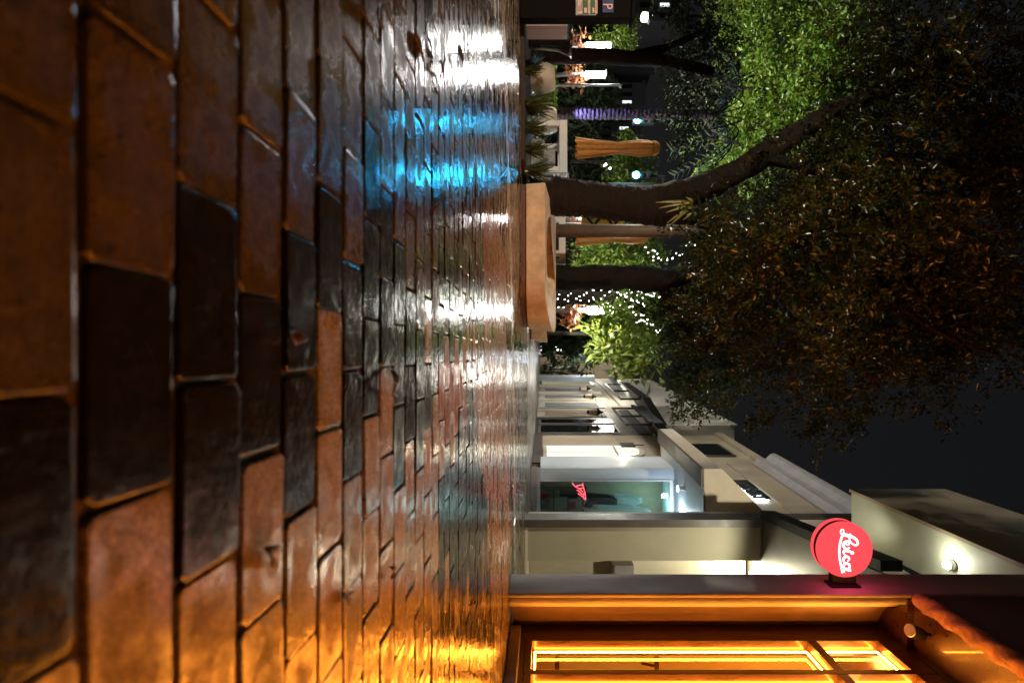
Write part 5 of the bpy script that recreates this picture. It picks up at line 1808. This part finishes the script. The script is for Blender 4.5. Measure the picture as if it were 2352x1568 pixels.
broadleaf('lobed_tree', 'small tree with big yellow green lobed leaves beside the bright lamp', [blob(770, 1420, 36, 21.8), blob(800, 1450, 40, 21.6), blob(755, 1470, 36, 22), blob(815, 1490, 38, 21.6), blob(790, 1400, 20, 21.6)],
          800, .46, 'leaf_bright', 81, [Vector((XU(766, 22.4), 22.4, 0)), P(766, 1350, 22.4), P(780, 1420, 22.2), P(790, 1480, 22)], 19)
broadleaf('feathery_tree', 'feathery green tree behind the folded umbrella and right signal', [blob(350, 1440, 36, 27), blob(395, 1425, 32, 27), blob(420, 1445, 30, 27), blob(370, 1475, 28, 27), blob(330, 1450, 20, 27), blob(415, 1480, 26, 27)],
          2600, .22, 'leaf_lit', 82, [Vector((XU(372, 27.3), 27.3, 0)), P(372, 1350, 27.3), P(372, 1450, 27.2)], 26)
broadleaf('garden_tree', 'green garden tree between the brown pole and the dark trunk', [blob(575, 1385, 38, 23), blob(560, 1420, 40, 23), blob(595, 1430, 35, 23), blob(575, 1480, 45, 23.4), blob(585, 1345, 28, 23), blob(535, 1450, 30, 23)],
          3600, .24, 'leaf_lit', 83, [Vector((XU(578, 23.4), 23.4, 0)), P(578, 1330, 23.4), P(575, 1400, 23.3)], 23)
broadleaf('kiosk_tree', 'leafy tree lit by the lamp post nearest the kiosk', [blob(78, 1412, 26, 29), blob(95, 1440, 22, 29.2), blob(62, 1440, 26, 29.5), blob(82, 1385, 16, 29)],
          1500, .16, 'leaf_lit', 84, [Vector((XU(78, 29.6), 29.6, 0)), P(78, 1350, 29.6), P(78, 1410, 29.5)], 26)
for i, (u, Y, w_, h_, lab) in enumerate(((330, 34, 130, 1390, 'dark tree mass behind the white frame'), (205, 36, 70, 1420, 'dark tree behind the thin grey mast'), (760, 40, 55, 1400, 'dark tree closing the street beyond the low planter'),
                                         (850, 75, 40, 1420, 'dark far tree above the cream end wall'), (620, 36, 80, 1500, 'dark tree far behind the silhouetted trunk'), (450, 38, 80, 1420, 'dark tree far behind the leaning trunk'),
                                         (20, 38, 60, 1430, 'dark tree far behind the parking kiosk'), (800, 85, 50, 1370, 'dark far tree left of the end wall'))):
    s = Y / FOC
    t = thing('background_tree', lab, 'tree', (XU(u, Y), Y, 0), 'dark trees beyond the plaza')
    zc = ZV(h_ - 40, Y)
    leaf_cloud('crown', [(XU(u, Y), Y, zc * .62, w_ * s, 1.2, zc * .55), (XU(u - w_ * .5, Y), Y, zc * .8, w_ * s * .6, 1.2, zc * .3), (XU(u + w_ * .5, Y), Y, zc * .85, w_ * s * .6, 1.2, zc * .3)], 3500, .014 * Y, 'leaf_dark', t, 100 + i, twig=10, spread=.03 * Y)
    MB().tube([(XU(u, Y), Y, 0), (XU(u, Y), Y, zc * .7)], [.2, .1], 10).build('trunk', 'bark_dark', t)

# parked dark car behind the white frame
car('parked_car', 'black parked car glimpsed through the white frame', XU(345, 21), 21, 'car_paint', 'cars beyond the planting bed', False)

# ------------------------------------------------------------------ buildings far on the left
def block(lab, u0, u1, vt, Y, rows, cols, lit, mat='facade_grey'):
    x0, x1_ = XU(u0, Y), XU(u1, Y)
    zt_ = ZV(vt, Y)
    t = thing('far_building', lab, 'building', ((x0 + x1_) / 2, Y, 0), 'grey buildings behind the trees at the left')
    MB().box(x0, x1_, Y, Y + 12, 0, zt_).build('wall', mat, t)
    MB().box(x0 - .2, x1_ + .2, Y - .25, Y + 12.1, zt_ + .003, zt_ + .35).build('roof', mat, t)
    for i in range(cols):
        for j in range(rows):
            wx = x0 + (x1_ - x0) * (i + .25) / cols
            ww = (x1_ - x0) / cols * .5
            wz = zt_ * (.42 + .56 * j / rows)
            hh = zt_ * .56 / rows * .55
            on = lit.get((i, j))
            f = MB().box(wx, wx + ww, Y - .06, Y - .003, wz, wz + hh).build('window', 'dark_brown', t)
            MB().box(wx + .08, wx + ww - .08, Y - .09, Y - .062, wz + .08, wz + hh - .08).build('pane', on or 'glass_dark', f)
    return t


block('tallest grey building at the left with two lit windows', -70, 48, 1566, 62, 4, 5, {(2, 3): 'window_cool', (3, 3): 'window_cool'})
block('grey louvred building behind the star glare of the street light', 30, 118, 1508, 70, 5, 3, {})
block('low grey building behind the thin grey mast', 190, 262, 1476, 72, 3, 4, {(2, 2): 'window_cool', (3, 1): 'window_dim'})
block('narrow grey building left of the right traffic signal', 268, 322, 1468, 74, 3, 3, {(1, 2): 'window_cool'})
block('dark block with lit signs behind the folded umbrella', 345, 452, 1428, 66, 3, 4, {(1, 1): 'window_cool', (2, 1): 'window_cool', (0, 0): 'window_dim'})
for (u, v, lab) in ((378, 1389, 'left of two white lights low behind the umbrella'), (385, 1402, 'right of two white lights low behind the umbrella'), (425, 1366, 'single white light left of the leaning trunk')):
    p = P(u, v, 48)
    t = thing('far_lamp', lab, 'street lamp', (p.x, 48, 0), 'small far street lamps')
    MB().lathe([(.04, 0), (.16, .08), (.18, .2), (.06, .3)], (p.x, 48, p.z - .15), 12).build('globe', 'lamp_white', t)
    MB().tube([(p.x, 48, 0), (p.x, 48, p.z - .15)], .05, 6).build('post', 'steel', t)
